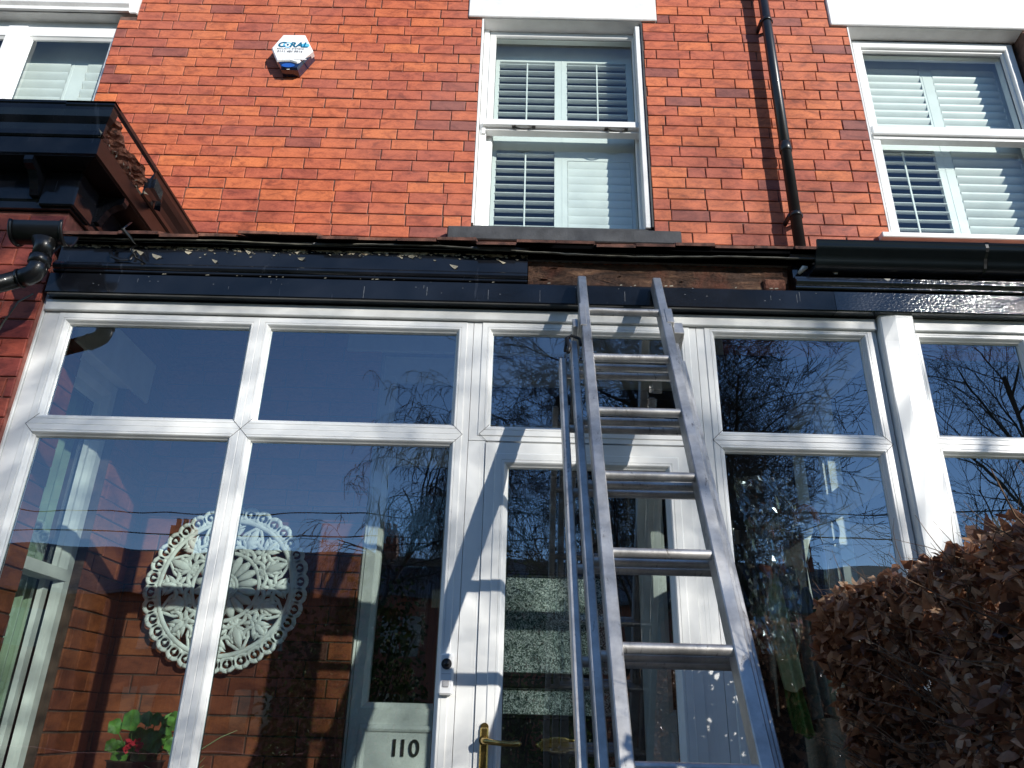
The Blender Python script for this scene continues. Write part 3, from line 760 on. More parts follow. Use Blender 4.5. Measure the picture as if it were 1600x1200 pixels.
# door jambs
b = MB(); b.box(-.174, -.108, 2.804, 2.865, -1.05, .992); b.box(.668, .737, 2.804, 2.865, -1.05, .992)
for x in (-.13, -.118, .69, .705): b.box(x, x+.003, 2.8035, 2.81, -1.05, .99, 0)
PB(b, 'door_frame', M['white'], porch)
b = MB(); b.bbox(-1.948, 1.478, 2.785, 2.86, 1.511, 1.561, .003); PB(b, 'head_trim', M['white_d'], porch)
b = MB(); b.bbox(-1.975, -1.950, 2.795, 2.87, ZB, 1.60, .003); PB(b, 'edge_trim', M['white_d'], porch)
for l in left+door_top+right:
    pane(l[0]-.002, l[1]+.002, l[2]-.002, l[3]+.002, TP, .030, porch)
# tubular post cover between the porches
b = MB(); r3 = random.Random(3); xs = (1.484, 1.4845, 1.489, 1.545, 1.612, 1.6195, 1.622); ys = (2.82, 2.768, 2.7635, 2.7625, 2.7635, 2.769, 2.82)
zz = [ZB-.5, -.3, 0, .3, .6, .9, 1.2, 1.45, 1.55, 1.585]; k = len(b.v)
for z in zz:
    for x, y in zip(xs, ys): b.v.append((x+r3.uniform(-.0015, .0015), y+r3.uniform(-.003, .003)-(0.012 if z > 1.5 and x > 1.5 else 0), z+(r3.uniform(-.006, .006) if z > 1.5 else 0)))
for i in range(len(zz)-1):
    for j in range(6): b.f.append((k+i*7+j, k+i*7+j+1, k+(i+1)*7+j+1, k+(i+1)*7+j)); b.m.append(0); b.sm.append(False)
b.f.append(tuple(k+(len(zz)-1)*7+j for j in range(7))); b.m.append(0); b.sm.append(False)
b.box(1.486, 1.62, 2.825, 2.87, ZB-.5, 1.59)
PB(b, 'corner_post', M['white'], porch)
# porch door leaf
pdoor = empty('door', (0, 0, 0), porch)
b = MB(); gl = (-.020, .580, -.62, .892)
TDo = lambda u, n, z: (u, 2.793+n, z)
e = .05
us = (-.106, gl[0]-e+.002, gl[1]+e-.002, .666); zs = (-1.04, gl[2]-e+.002, gl[3]+e-.002, .985)
for i in range(3):
    for j in range(3):
        if i == 1 and j == 1: continue
        b.box(us[i], us[i+1], 2.797, 2.857, zs[j], zs[j+1])
ring(b, gl[0]-e, gl[1]+e, gl[2]-e, gl[3]+e, TDo, rail(e, .032), gm=1)
ring(b, gl[0]-e, gl[1]+e, gl[2]-e, gl[3]+e, lambda u, n, z: (u, 2.857-n, z), [(0, 0), (e-.01, 0), (e+.004, .03)])
PB(b, 'door_panel', [M['white'], M['gasket']], pdoor)
b = MB(); b.quad(TDo(gl[0]-.002, .03, gl[2]), TDo(gl[1]+.002, .03, gl[2]), TDo(gl[1]+.002, .03, gl[3]+.002), TDo(gl[0]-.002, .03, gl[3]+.002)); PB(b, 'pane', M['glass'], pdoor)
b = MB(); hx, hz = -.073, -.10
b.bbox(hx-.014, hx+.014, 2.783, 2.799, hz-.14, hz+.085, .005); b.tube([(hx, 2.79, hz+.085), (hx, 2.796, hz+.085)], .014, 16)
b.tube([(hx, 2.79, hz+.045), (hx, 2.752, hz+.045), (hx+.01, 2.742, hz+.044), (hx+.04, 2.74, hz+.040), (hx+.085, 2.742, hz+.036), (hx+.112, 2.748, hz+.038), (hx+.118, 2.758, hz+.038)], [.012, .010, .010, .0085, .008, .0095, .007], 10)
b.tube([(hx, 2.786, hz+.045), (hx, 2.778, hz+.045)], .017, 16); b.tube([(hx, 2.786, hz-.03), (hx, 2.780, hz-.03)], .009, 12)
PB(b, 'handle', M['brass'], pdoor)
# dwarf walls, step, floor
dw = brickwork('dwarf_wall', lambda u, n, z: (u, 2.79+n, z), -1.97, -.18, GZ, ZB-.03, [], None, M['brick'], M['mortar'], 31, thick=.14)
dw.data.transform(Matrix.Translation((0, -2.8, -GZ))); dw.parent = porch
dw = brickwork('dwarf_wall', lambda u, n, z: (u, 2.79+n, z), .74, 3.5, GZ, ZB-.03, [], None, M['brick'], M['mortar'], 32, thick=.14)
dw.data.transform(Matrix.Translation((0, -2.8, -GZ))); dw.parent = porch
b = MB(); b.box(-1.95, 1.47, 2.94, 3.99, GZ, -1.052); b.bbox(-.3, .85, 2.45, 2.94, GZ, -1.06, .01); PB(b, 'floor', M['paving'], porch)
# roof: battens of plain tiles
zr = lambda y: 1.822+(y-2.68)*(2.62-1.822)/(4.0-2.68)
b = MB(); r4 = random.Random(11)
TWD = .165
for row in range(10):
    ya = 2.68+row*.145-.0; off = (row % 2)*TWD/2
    x = -1.99+off-TWD
    while x < 4.2:
        x0, x1 = x+.002, x+TWD-.002
        if x1 > -1.93:
            x0 = max(x0, -1.95); dy = r4.uniform(-.012, .012) if row == 0 else r4.uniform(-.003, .003); lift = r4.uniform(-.004, .006)+(r4.choice((0, 0, 0, -.012, .008)) if row == 0 else 0)
            y0, y1 = ya+dy, min(ya+.26, 3.985); z0, z1 = zr(y0)+.012+lift, zr(y1)+.004
            n = len(b.v); t = .013; md = r4.uniform(0, .003)
            b.v += [(x0, y0, z0), (x1, y0, z0+r4.uniform(-.003, .003)), (x1, y1, z1), (x0, y1, z1), (x0, y0, z0-t-md), (x1, y0, z0-t), (x1, y1, z1-t), (x0, y1, z1-t)]
            for f in ((0, 1, 2, 3), (7, 6, 5, 4), (4, 5, 1, 0), (5, 6, 2, 1), (6, 7, 3, 2), (7, 4, 0, 3)): b.f.append(tuple(n+q for q in f)); b.m.append(0); b.sm.append(False)
        x += TWD
PB(b, 'roof_tiles', M['tile'], porch)
b = MB()
for x in [-1.9+.4*i for i in range(15)]: b.box(x, x+.05, 2.80, 2.86, 1.60, 1.78)
def slope(B, x0, x1, y0, y1, dz, t):
    n = len(B.v); B.v += [(x, y, zr(y)-dz-k) for k in (0, t) for y in (y0, y1) for x in (x0, x1)]
    for f in ((0, 1, 3, 2), (4, 6, 7, 5), (0, 4, 5, 1), (2, 3, 7, 6), (0, 2, 6, 4), (1, 5, 7, 3)): B.f.append(tuple(n+q for q in f)); B.m.append(0); B.sm.append(False)
slope(b, -1.94, 4.1, 2.73, 3.98, .022, .02)
PB(b, 'roof_boards', M['plaster'], porch)
# ragged felt edge under the tiles
b = MB(); n = 90; k = len(b.v)
for i in range(n+1):
    x = -1.9+(3.15)*i/n; sag = 0
    if x > -.3: sag = .022*min(1, max(0, (x+.3)/.5))*(1 if x < .8 else max(.5, 1-(x-.8)*1.0))
    z = 1.806-sag+.003*math.sin(x*9)+r4.uniform(-.0015, .0015); y = 2.70+.004*math.sin(x*5)
    b.v += [(x, 2.74, 1.815-sag*.3), (x, y, z+.004), (x, y-.003, z-.002), (x, y+.004, z-.004)]
for i in range(n):
    for j in range(3): b.f.append((k+i*4+j, k+i*4+j+1, k+i*4+5+j, k+i*4+4+j)); b.m.append(1 if j == 0 else 0); b.sm.append(False)
PB(b, 'felt_edge', [M['felt'], M['gap_shade']], porch)  # inner faces coloured black as the shade behind the felt edge
b = MB(); b.box(-1.93, 1.3, 2.745, 2.752, 1.786, 1.835); b.box(.045, 1.13, 2.70, 2.744, 1.812, 1.83); PB(b, 'eaves_shade_strip', M['gap_shade'], porch)  # black strips added to paint the shade of the eaves gap
# black boards: lower fascia, moulding, upper board
FX0, FXA, FXB, FXR = -1.93, .04, 1.135, 4.1
YF = 2.735
PX = lambda x0, x1: [(Vector((x0, 2.80, 0)), (0, -1)), (Vector((x1, 2.80, 0)), (0, -1))]
b = MB(); b.sweep(PX(FX0, 1.30), [(-.05, 1.566), (.060, 1.566), (.065, 1.570), (.065, 1.655), (.058, 1.662), (-.05, 1.662)]); PB(b, 'fascia_board', M['black'], porch)
b = MB(); b.sweep(PX(FX0+.01, FXA), [(.0, 1.663), (.068, 1.663), (.070, 1.667), (.070, 1.672), (.078, 1.676), (.084, 1.684), (.084, 1.694), (.078, 1.702), (.072, 1.705), (.072, 1.711), (.06, 1.714), (0, 1.714)]); PB(b, 'moulding', M['black'], porch)
b = MB(); b.sweep(PX(FX0+.01, FXA), [(.0, 1.715), (.060, 1.715), (.060, 1.800), (.0, 1.803)]); PB(b, 'upper_board', M['black_t'], porch)
# the stretch where the moulding has rotted away
b = MB(); nx, nz = 110, 12; k = len(b.v)
for i in range(nx+1):
    for j in range(nz+1):
        x = FXA+.004+(FXB-FXA-.008)*i/nx; z = 1.664+.118*j/nz
        y = 2.765+r4.uniform(-.0018, .0018)+.003*math.sin(x*13+z*30)
        b.v.append((x, y, z+(r4.uniform(-.003, .003) if j in (0, nz) else 0)))
for i in range(nx):
    for j in range(nz): q = k+i*(nz+1)+j; b.f.append((q, q+nz+1, q+nz+2, q+1)); b.m.append(0); b.sm.append(False)
for i in range(9):   # splinters, nails and flakes
    x = r4.uniform(FXA+.02, FXB-.02); z = r4.uniform(1.67, 1.765); L = r4.uniform(.008, .03)
    b.box(x, x+L, 2.756+r4.uniform(-.004, .003), 2.768, z, z+r4.uniform(.0015, .004))
b.bbox(FXB-.11, FXB-.02, 2.75, 2.80, 1.668, 1.72, .006, 1)
PB(b, 'rotten_board', [M['rot'], M['crumb']], porch)
# loose flakes of old paint along the top of the board
b = MB()
for i in range(120):
    x = r4.uniform(-1.75, .0); z = 1.796-abs(r4.gauss(0, .017)); L = r4.uniform(.004, .018) if r4.random() < .85 else r4.uniform(.02, .045)
    a = r4.uniform(-.5, .5); w_ = L*r4.uniform(.15, .4); y = 2.738
    p = [(x, y, z), (x+L*math.cos(a), y-r4.uniform(0, .012), z-abs(L*math.sin(a))), (x+L*.6, y-.002, z-w_-abs(L*math.sin(a))), (x+L*.2, y-.001, z-w_)]
    b.quad(*p)
for i in range(26):
    x = r4.choice((r4.uniform(.05, 1.12), r4.uniform(-1.5, 0))); z = r4.uniform(1.6622, 1.6645); L = r4.uniform(.004, .016)
    b.quad((x, 2.734, z-.004), (x+L, 2.732, z-.003), (x+L*.8, 2.733, z+.002), (x, 2.735, z+.001))
tag(PB(b, 'paint_flakes', M['flake'], porch), kind='stuff')
b = MB(); r5 = random.Random(77)
for i in range(34):   # thin splits and drips of primer in the paint
    x = r5.uniform(-1.8, 1.2); z1 = r5.uniform(1.60, 1.655); L = r5.uniform(.01, .06); y = 2.7345
    if r5.random() < .5: b.quad((x, y, z1-L), (x+.0015, y, z1-L), (x+.002, y, z1), (x, y, z1))
    else: b.quad((x, y, z1), (x+r5.uniform(.003, .007), y, z1), (x+.005, y, z1+.003), (x, y, z1+.003))
M['drip'] = simple('primer_drip', (.17, .18, .19), .6, var=.3, scale=60); tag(PB(b, 'paint_scratches', M['drip'], porch), kind='stuff')

# neighbouring porch bay, with its own new gutter and glossy boards
npor = thing('porch', 'neighbouring white porch at the right edge under a glossy black gutter and boards', 'porch', (2.4, 2.8, GZ))
unit_frame(1.640, 3.12, ZB-.02, 1.508, nb, 'frame', npor)
b = MB(); b.bbox(1.632, 3.12, 2.785, 2.86, 1.511, 1.566, .003); PB(b, 'head_trim', M['white'], npor)
for l in nb: pane(l[0]-.002, l[1]+.002, l[2]-.002, l[3]+.002, TP, .030, npor)
b = MB(); b.sweep(PX(1.302, FXR), [(-.05, 1.566), (.060, 1.566), (.0655, 1.570), (.065, 1.655), (.058, 1.662), (-.05, 1.662)]); PB(b, 'fascia_board', M['black_s'], npor)
b = MB(); b.sweep(PX(FXB+.01, FXR), [(.0, 1.664), (.070, 1.664), (.074, 1.668), (.074, 1.674), (.082, 1.678), (.090, 1.688), (.090, 1.696), (.082, 1.704), (.078, 1.706), (.078, 1.716), (.06, 1.719), (.06, 1.80), (0, 1.80)], sm=False); PB(b, 'moulding', M['black_s'], npor)
b = MB(); gp = [(.06+(a-.06)*.78, z-.004) for a, z in [(.062, 1.745), (.072, 1.738), (.13, 1.738), (.150, 1.748), (.158, 1.765), (.170, 1.785), (.196, 1.800), (.205, 1.815), (.205, 1.832), (.212, 1.838), (.204, 1.842), (.196, 1.836), (.19, 1.81), (.155, 1.785), (.14, 1.755), (.075, 1.748)]]
b.sweep(PX(1.215, FXR), gp, sm=True)
b.sweep(PX(1.900, 1.912), [(a*1.01+.0, z-(.002 if z < 1.79 else -.002)) for a, z in gp])
PB(b, 'gutter', M['pvc'], npor)
b = MB()
for x, z in ((1.31, 1.735), (1.52, 1.71), (1.255, 1.765)):
    b = MB(); n = 0; b.v += [(x-.013, 2.712, z), (x+.013, 2.712, z), (x+.006, 2.708, z-.011), (x-.006, 2.708, z-.011)]; b.f.append((n, n+1, n+2, n+3)); b.m.append(0); b.sm.append(False); PB(b, 'sealant_blob', M['plasterw'], npor)
b = MB(); b.tube([(1.165, 2.73, 1.735), (1.185, 2.715, 1.755), (1.2, 2.72, 1.76)], [.007, .012, .006], 6)
PB(b, 'sealant_blob', M['plasterw'], npor)
b = MB(); b.box(3.12, 3.3, 2.8, 2.9, GZ, 1.6); PB(b, 'end_post', M['white'], npor)

# end wall of the porch at the right, glazed partition
part_w = empty('side_partition', (0, 0, 0), porch)
b = MB(); XS = 1.50
b.box(XS, XS+.06, 2.87, 3.99, .93, 1.03); b.box(XS, XS+.06, 3.50, 3.57, -.5, 1.55); b.box(XS, XS+.06, 3.93, 3.99, -.5, 1.6); b.box(XS, XS+.06, 2.87, 3.99, 1.5, 1.6)
b.box(XS-.002, XS-.02, 3.515, 3.555, -.5, 1.5)
PB(b, 'frame', M['white_d'], part_w)
b = MB(); b.box(1.07, 3.3, 3.94, 3.96, GZ, 1.95); PB(b, 'porch_shade_panel', M['dark'], part_w)  # dark sheet added over the wall so the interior reads as shaded

# ------------------------------------------------------------------ rainwater goods
dp = thing('downpipe', 'black round downpipe running down the sunlit brick wall', 'drainpipe', (1.70, 3.905, 2.62))
b = MB(); b.tube([(1.70, 3.905, 2.62), (1.70, 3.905, 6.3)], .034, 20); PB(b, 'pipe', M['pvc'], dp)
for z in (3.43, 4.93):
    b = MB(); b.tube([(1.70, 3.905, z-.04), (1.70, 3.905, z-.036), (1.70, 3.905, z+.03), (1.70, 3.905, z+.034)], [.034, .0395, .0395, .034], 20); PB(b, 'socket', M['pvc'], dp)
for z in (2.90, 4.55):
    b = MB(); b.tube([(1.70, 3.905, z-.015), (1.70, 3.905, z+.015)], .039, 20); b.box(1.655, 1.675, 3.90, 3.998, z-.012, z+.012); b.box(1.725, 1.745, 3.90, 3.998, z-.012, z+.012); PB(b, 'clip', M['pvc'], dp)

go = thing('gutter_outlet', 'cut off piece of black half round gutter with an elbow and pipe slanting down left', 'gutter', (-1.88, 2.56, 1.66))
b = MB(); GX0, GX1, GY, GZ2, GR = -1.985, -1.785, 2.56, 1.752, .056
for q in range(2):
    rr = GR-q*.004
    k = len(b.v); n = 16
    for x in (GX0, GX1):
        for i in range(n+1): a = math.pi*i/n; b.v.append((x, GY-rr*math.cos(a), GZ2-rr*1.25*math.sin(a)))
    for i in range(n): b.f.append((k+i, k+i+1, k+n+2+i, k+n+1+i)); b.m.append(0); b.sm.append(True)
for x in (GX0, GX1):
    pts = [(x, GY-(GR+.002)*math.cos(math.pi*i/16), GZ2-(GR+.002)*1.25*math.sin(math.pi*i/16)) for i in range(17)]
    b.tube(pts, .0075, 6)
PB(b, 'gutter_channel', M['pvc'], go)
b = MB(); ox = -1.862
b.tube([(ox, GY, 1.69), (ox, GY, 1.655), (ox, GY, 1.62)], [.052, .036, .034], 20)
b.tube([(ox, GY, 1.622), (ox, GY, 1.618), (ox, GY, 1.585), (ox, GY, 1.582)], [.034, .040, .040, .034], 20); PB(b, 'outlet', M['pvc'], go)
b = MB(); b.tube([(ox, GY, 1.60), (ox, GY, 1.565), (ox-.008, GY, 1.545), (ox-.028, GY, 1.53), (ox-.06, GY, 1.518)], .036, 20); b.tube([(ox-.05, GY, 1.521), (ox-.056, GY, 1.519)], .039, 20); PB(b, 'elbow', M['pvc'], go)
b = MB(); b.tube([(ox-.05, GY, 1.522), (ox-.40, GY+.01, 1.40)], .0335, 20); b.tube([(ox-.40, GY+.01, 1.40), (ox-.45, GY+.02, 1.34), (ox-.46, GY+.02, -1.2)], .0335, 20); PB(b, 'pipe', M['pvc'], go)
# loose gutter clips on the board beside it
for k_, cx_ in enumerate((-1.66, -1.60)):
    b = MB()
    pts = [(cx_, 2.735, 1.80), (cx_+.002, 2.70, 1.765), (cx_+.01, 2.68, 1.74), (cx_+.03, 2.69, 1.71), (cx_+.06, 2.72, 1.70)] if k_ else [(cx_-.03, 2.73, 1.775), (cx_-.035, 2.715, 1.75), (cx_-.02, 2.71, 1.725), (cx_+.02, 2.715, 1.712), (cx_+.05, 2.72, 1.72), (cx_+.06, 2.73, 1.76)]
    if k_: pts = [(cx_-.01, 2.66, 1.86), (cx_-.012, 2.62, 1.80)]+pts
    b.tube(pts, .008, 6, flat=.35)
    o = b.build('gutter_clip', M['pvc']); tag(o, ('curled black gutter clip lying flat on the board near the corner' if not k_ else 'long hooked black gutter clip hanging over the tile edge'), 'gutter clip')
b = MB(); pts = [(-1.955, 2.71, 1.54), (-1.99, 2.69, 1.49), (-2.03, 2.70, 1.40), (-2.07, 2.73, 1.33), (-2.1, 2.75, 1.28)]
b.tube(pts, .0035, 5); tag(b.build('cable', M['felt']), 'thin loose cable end on the brick beside the porch corner', 'cable')

# ------------------------------------------------------------------ alarm box
al = thing('alarm_box', 'white six sided burglar alarm box with a blue strobe underneath', 'alarm', (-1.60, 3.99, 4.22))
ax, az, yf = -1.585, 4.155, 3.915
hexo = [(-.078, .165), (.068, .168), (.140, .025), (.035, -.105), (-.075, -.100), (-.140, .040)]
b = MB(); n = 6; k = 0
full = [(-.078, .165), (.068, .168), (.140, .025), (.055, -.13), (-.06, -.13), (-.140, .040)]
b.v += [(ax+x*1.0, 3.998, az+z) for x, z in full]+[(ax+x, yf+.022, az+z) for x, z in full]+[(ax+x*.93, yf+.006, az+z*.93) for x, z in full]
for i in range(6):
    j = (i+1) % 6
    for q in (0, 6): b.f.append((q+i, q+6+i, q+6+j, q+j)); b.m.append(0); b.sm.append(False)
b.f.append(tuple(12+i for i in range(6))); b.m.append(0); b.sm.append(False)
M['strobe'] = simple('blue_strobe_lens', (.008, .02, .07), .15, coat=.8); M['alarmw'] = simple('alarm_white', (.82, .83, .83), .3, var=.02)
PB(b, 'base', M['strobe'], al)
b = MB(); cov = [(-.082, .170), (.070, .173), (.145, .025), (.062, -.082), (.05, -.088), (.0, -.070), (-.055, -.072), (-.09, -.078), (-.145, .042)]
n = len(cov); b.v += [(ax+x, yf+.045, az+z) for x, z in cov]+[(ax+x, yf+.004, az+z) for x, z in cov]+[(ax+x*.94, yf-.004, az+.004+z*.94) for x, z in cov]
for i in range(n):
    j = (i+1) % n
    for q in (0, n): b.f.append((q+i, q+n+i, q+n+j, q+j)); b.m.append(0); b.sm.append(False)
b.f.append(tuple(2*n+i for i in range(n))); b.m.append(0); b.sm.append(False)
b.box(ax+.03, ax+.11, yf-.007, yf-.003, az-.062, az-.054)
PB(b, 'cover', M['alarmw'], al)
M['ink_t'] = simple('ink_teal', (.0, .12, .22), .5, bs=0, var=0); M['ink_b'] = simple('ink_pale_blue', (.12, .50, .80), .5, bs=0, var=0); M['ink_g'] = simple('ink_grey', (.22, .23, .25), .5, bs=0, var=0)
b = MB()
def disc(B, x, z, rx, rz, y, m=0, n=28): k = len(B.v); B.v += [(x+rx*math.cos(2*math.pi*i/n), y, z+rz*math.sin(2*math.pi*i/n)) for i in range(n)]; B.f.append(tuple(k+i for i in reversed(range(n)))); B.m.append(m); B.sm.append(False)
disc(b, ax-.035, az+.072, .033, .025, yf-.0046); disc(b, ax-.035, az+.072, .020, .017, yf-.0052, 1); disc(b, ax-.035, az+.073, .008, .010, yf-.0058, 2)
PB(b, 'emblem', [M['ink_b'], M['alarmw'], M['ink_t']], al)
b = MB(); disc(b, ax+.085, az+.070, .030, .021, yf-.0046, 0); PB(b, 'emblem', [M['ink_b']], al)
text_mesh('lettering', 'C', .062, (ax-.078, yf-.0062, az+.072), M['ink_t'], al, .0006, .002, 1.25, .2)
text_mesh('lettering', 'RAL', .062, (ax+.040, yf-.0062, az+.072), M['ink_t'], al, .0006, .002, 1.15, .2)
text_mesh('lettering', 'SECURITY SYSTEMS', .018, (ax-.012, yf-.0058, az+.036), M['ink_g'], al, .0005, .0, 1.2)
text_mesh('lettering', '0161 486 9914', .026, (ax-.012, yf-.0058, az+.011), M['ink_g'], al, .0005, .0006, 1.1)
b = MB(); disc(b, ax-.01, az-.128, .012, .004, 3.93); disc(b, ax-.01, az-.105, .045, .018, yf+.0035, 1)
M['strobe_b'] = simple('blue_lens', (.02, .10, .42), .2); PB(b, 'strobe', [M['alarmw'], M['strobe_b']], al)

# ------------------------------------------------------------------ doorbell
db = thing('doorbell', 'slim white video doorbell with a round black lens on the white door jamb', 'doorbell', (-.208, 2.79, .146))
b = MB(); b.bbox(-.233, -.184, 2.772, 2.802, .080, .212, .006); PB(b, 'body', M['alarmw'], db)
b = MB(); b.tube([(-.2085, 2.7725, .178), (-.2085, 2.7675, .178)], .0175, 24); PB(b, 'lens_ring', M['gasket'], db)
b = MB(); b.tube([(-.2085, 2.768, .178), (-.2085, 2.764, .178), (-.2085, 2.762, .178)], [.010, .008, .003], 16); PB(b, 'lens', M['pvc'], db)
b = MB(); b.bbox(-.2195, -.1975, 2.769, 2.773, .104, .127, .003); b.box(-.224, -.193, 2.7712, 2.773, .146, .1475); PB(b, 'button', simple('button_grey', (.45, .45, .46), .3), db)

# ------------------------------------------------------------------ ladder
Y0L, Z0L, aL, bL = 2.6, 1.459, .12437, .25688
BET = math.atan2(bL, aL); UPV = Vector((0, math.cos(BET), math.sin(BET))); NRM = Vector((0, math.sin(BET), -math.cos(BET)))  # NRM: towards the wall
lad = thing('ladder', 'three section aluminium ladder leaning on the black fascia in front of the porch door', 'ladder', (.41, 1.35, GZ))
O = Vector((0, Y0L, Z0L))
def LP(x, s, d): return O+UPV*s+NRM*d+Vector((x, 0, 0))     # s: along the ladder, d: behind the front face
def lbox(B, x0, x1, s0, s1, d0, d1, m=0, bev=.003):
    t = MB(); t.bbox(x0, x1, d0, d1, s0, s1, bev); k = len(B.v)
    B.v += [tuple(LP(x, s, d)) for x, d, s in t.v]; B.f += [tuple(k+i for i in f) for f in t.f]; B.m += [m]*len(t.f); B.sm += t.sm
sB = (GZ-Z0L)/math.sin(BET)
step = math.hypot(aL, bL)
secs = [(-1, .243, .580, .034, .22, sB+.36, .0), (1, .203, .608, .026, -.145, sB+.12, .053), (2, .163, .634, .024, -.19, sB+.04, .100)]
for q, (sid, xl, xr, wS, top, bot, d0) in enumerate(secs):
    for side in (0, 1):
        x0 = xl if side == 0 else xr-wS
        b = MB(); lbox(b, x0, x0+wS, bot, top, d0-.021, d0+.040)
        if q == 0:   # dark worn end cap
            lbox(b, x0+.002, x0+wS-.002, top-.001, top+.004, d0-.019, d0+.038)
        PB(b, 'stile', M['alu'], lad)
    k = 0
    while -k*step > bot+.05:
        s = -k*step+(0, .009, .018)[q]
        if s < top-.03:
            b = MB(); rr = .0155 if q == 0 else .0145
            xa, xb = xl+wS-.002, xr-wS+.002
            ns = 10; pts = []
            for i in range(ns+1):
                x = xa+(xb-xa)*i/ns; dz = 0
                pts.append((x, s, d0))
            base = len(b.v); nn = 16
            for i, (x, s_, d_) in enumerate(pts):
                for j in range(nn):
                    an = 2*math.pi*(j+.5)/nn; r_ = rr
                    cs, cd_ = math.cos(an)*r_*.92, math.sin(an)*r_
                    if cs > rr*.72: cs = rr*.72              # flat tread
                    if q == 0 and k == 0 and i in (1, 2, 3): # dented top rung
                        cs *= .78+.1*i*.5; cd_ *= 1.15-.03*i
                    b.v.append(tuple(LP(x, s_+cs, d_+cd_)))
            for i in range(ns):
                for j in range(nn): b.f.append((base+i*nn+j, base+i*nn+(j+1) % nn, base+(i+1)*nn+(j+1) % nn, base+(i+1)*nn+j)); b.m.append(0); b.sm.append(True)
            PB(b, 'rung', M['alu'], lad)
        k += 1
# guide brackets and the stay hook
def brk(x0, x1, s0, s1, d0, d1, mt='alu', nm='guide_bracket'):
    b = MB(); lbox(b, x0, x1, s0, s1, d0, d1, bev=.002); PB(b, nm, M[mt], lad)
brk(.238, .262, -.12, .02, -.024, .06); brk(.563, .592, -.09, .0, -.024, .06); brk(.590, .628, -.125, -.06, -.0, .10); brk(.212, .232, -.10, -.05, .0, .10)
b = MB()
b.tube([tuple(LP(.180, -.215, .03)), tuple(LP(.188, -.15, .02)), tuple(LP(.205, -.145, .01)), tuple(LP(.236, -.15, .02)), tuple(LP(.238, -.19, .02))], .006, 6)
b.tube([tuple(LP(.188, -.15, .02)), tuple(LP(.196, -.21, .015)), tuple(LP(.190, -.235, .02))], .008, 6)
PB(b, 'hook', M['gasket'], lad)
for x in (.163, .61):
    b = MB(); lbox(b, x, x+.024, sB-.0, sB+.06, .06, .108); PB(b, 'foot', M['gasket'], lad)

# ------------------------------------------------------------------ carved disc on the porch wall
med = thing('wall_carving', 'large round white carved openwork disc hung on the brick wall behind the glass', 'wall carving', (-1.425, 3.97, .59))
MC = Vector((-1.425, 3.955, .59)); RM = .405
M['carve'] = simple('white_carved_wood', (.86, .89, .87), .6, var=.05, scale=30, bs=.2)
b = MB()
def mp(r, a, h=0): return (MC.x+r*math.sin(a), MC.y-h, MC.z+r*math.cos(a))
def stroke(pl, rad, h=0, flat=.8):
    b.tube([mp(r, a, h) for r, a in pl], rad*1.35, 6, flat=flat*.75, up=(0, 1, 0))
def arc(r, w_, n=96, h=0): stroke([(r, 2*math.pi*i/n) for i in range(n+1)], w_, h)
arc(.318, .0085, h=.008); arc(.160, .0075, h=.008); arc(.055, .006, h=.014)
NS = 34
for i in range(NS):
    a = 2*math.pi*i/NS; rr = .357; da = .036
    loop = [(rr+.030*math.cos(t), a+.033/rr*math.sin(t)*1.0) for t in [2*math.pi*q/14 for q in range(15)]]
    stroke(loop, .0082, .004)
    b.tube([mp(rr-.011, a, .0), mp(rr, a, .012), mp(rr+.011, a, .0)], [.003, .011, .003], 4, up=(0, 1, 0))
    a2 = a+math.pi/NS; b.tube([mp(.322, a2, 0), mp(.352, a2, .004)], [.010, .005], 6, up=(0, 1, 0), flat=.6)
    stroke([(.325, a-.05), (.338, a), (.325, a+.05)], .006)
for i in range(18):  # daisy
    a = 2*math.pi*i/18
    b.tube([mp(.052, a, .004), mp(.085, a, .012), mp(.125, a, .010), mp(.150, a, .004)], [.009, .015, .0215, .011], 6, up=(0, 1, 0), flat=.5)
k0 = len(b.v)
b.tube([(MC.x, MC.y-.0, MC.z), (MC.x, MC.y-.014, MC.z), (MC.x, MC.y-.024, MC.z)], [.052, .048, .020], 24)
arc(.036, .005, 40, .018)
def leafshape(r0, a0, ang, L, wd, h=.006):
    """leaf from polar point in plane coords, pointing along ang (relative to outward)"""
    x0, z0 = r0*math.sin(a0), r0*math.cos(a0); dirx, dirz = math.sin(a0+ang), math.cos(a0+ang)
    P = []
    for t in (0, .3, .65, 1): P.append((MC.x+x0+dirx*L*t, MC.y-h-(.006 if 0 < t < 1 else 0), MC.z+z0+dirz*L*t))
    b.tube(P, [wd*.4, wd*.95, wd*.85, wd*.12], 6, up=(0, 1, 0), flat=.45)
def curl(r0, a0, ang, R0, turn, side, w_, n=12):
    x, z = r0*math.sin(a0), r0*math.cos(a0); th = a0+ang; P = []; rad = []
    for i in range(n+1):
        t = i/n; P.append((MC.x+x, MC.y-.006-.003*math.sin(math.pi*t), MC.z+z)); rad.append(w_*(1.6-.7*t))
        st = R0*(1-.62*t)*turn/n; th += side*turn/n; x += math.sin(th)*st; z += math.cos(th)*st
    rad[-1] = w_*1.3
    b.tube(P, rad, 6, up=(0, 1, 0), flat=.7)
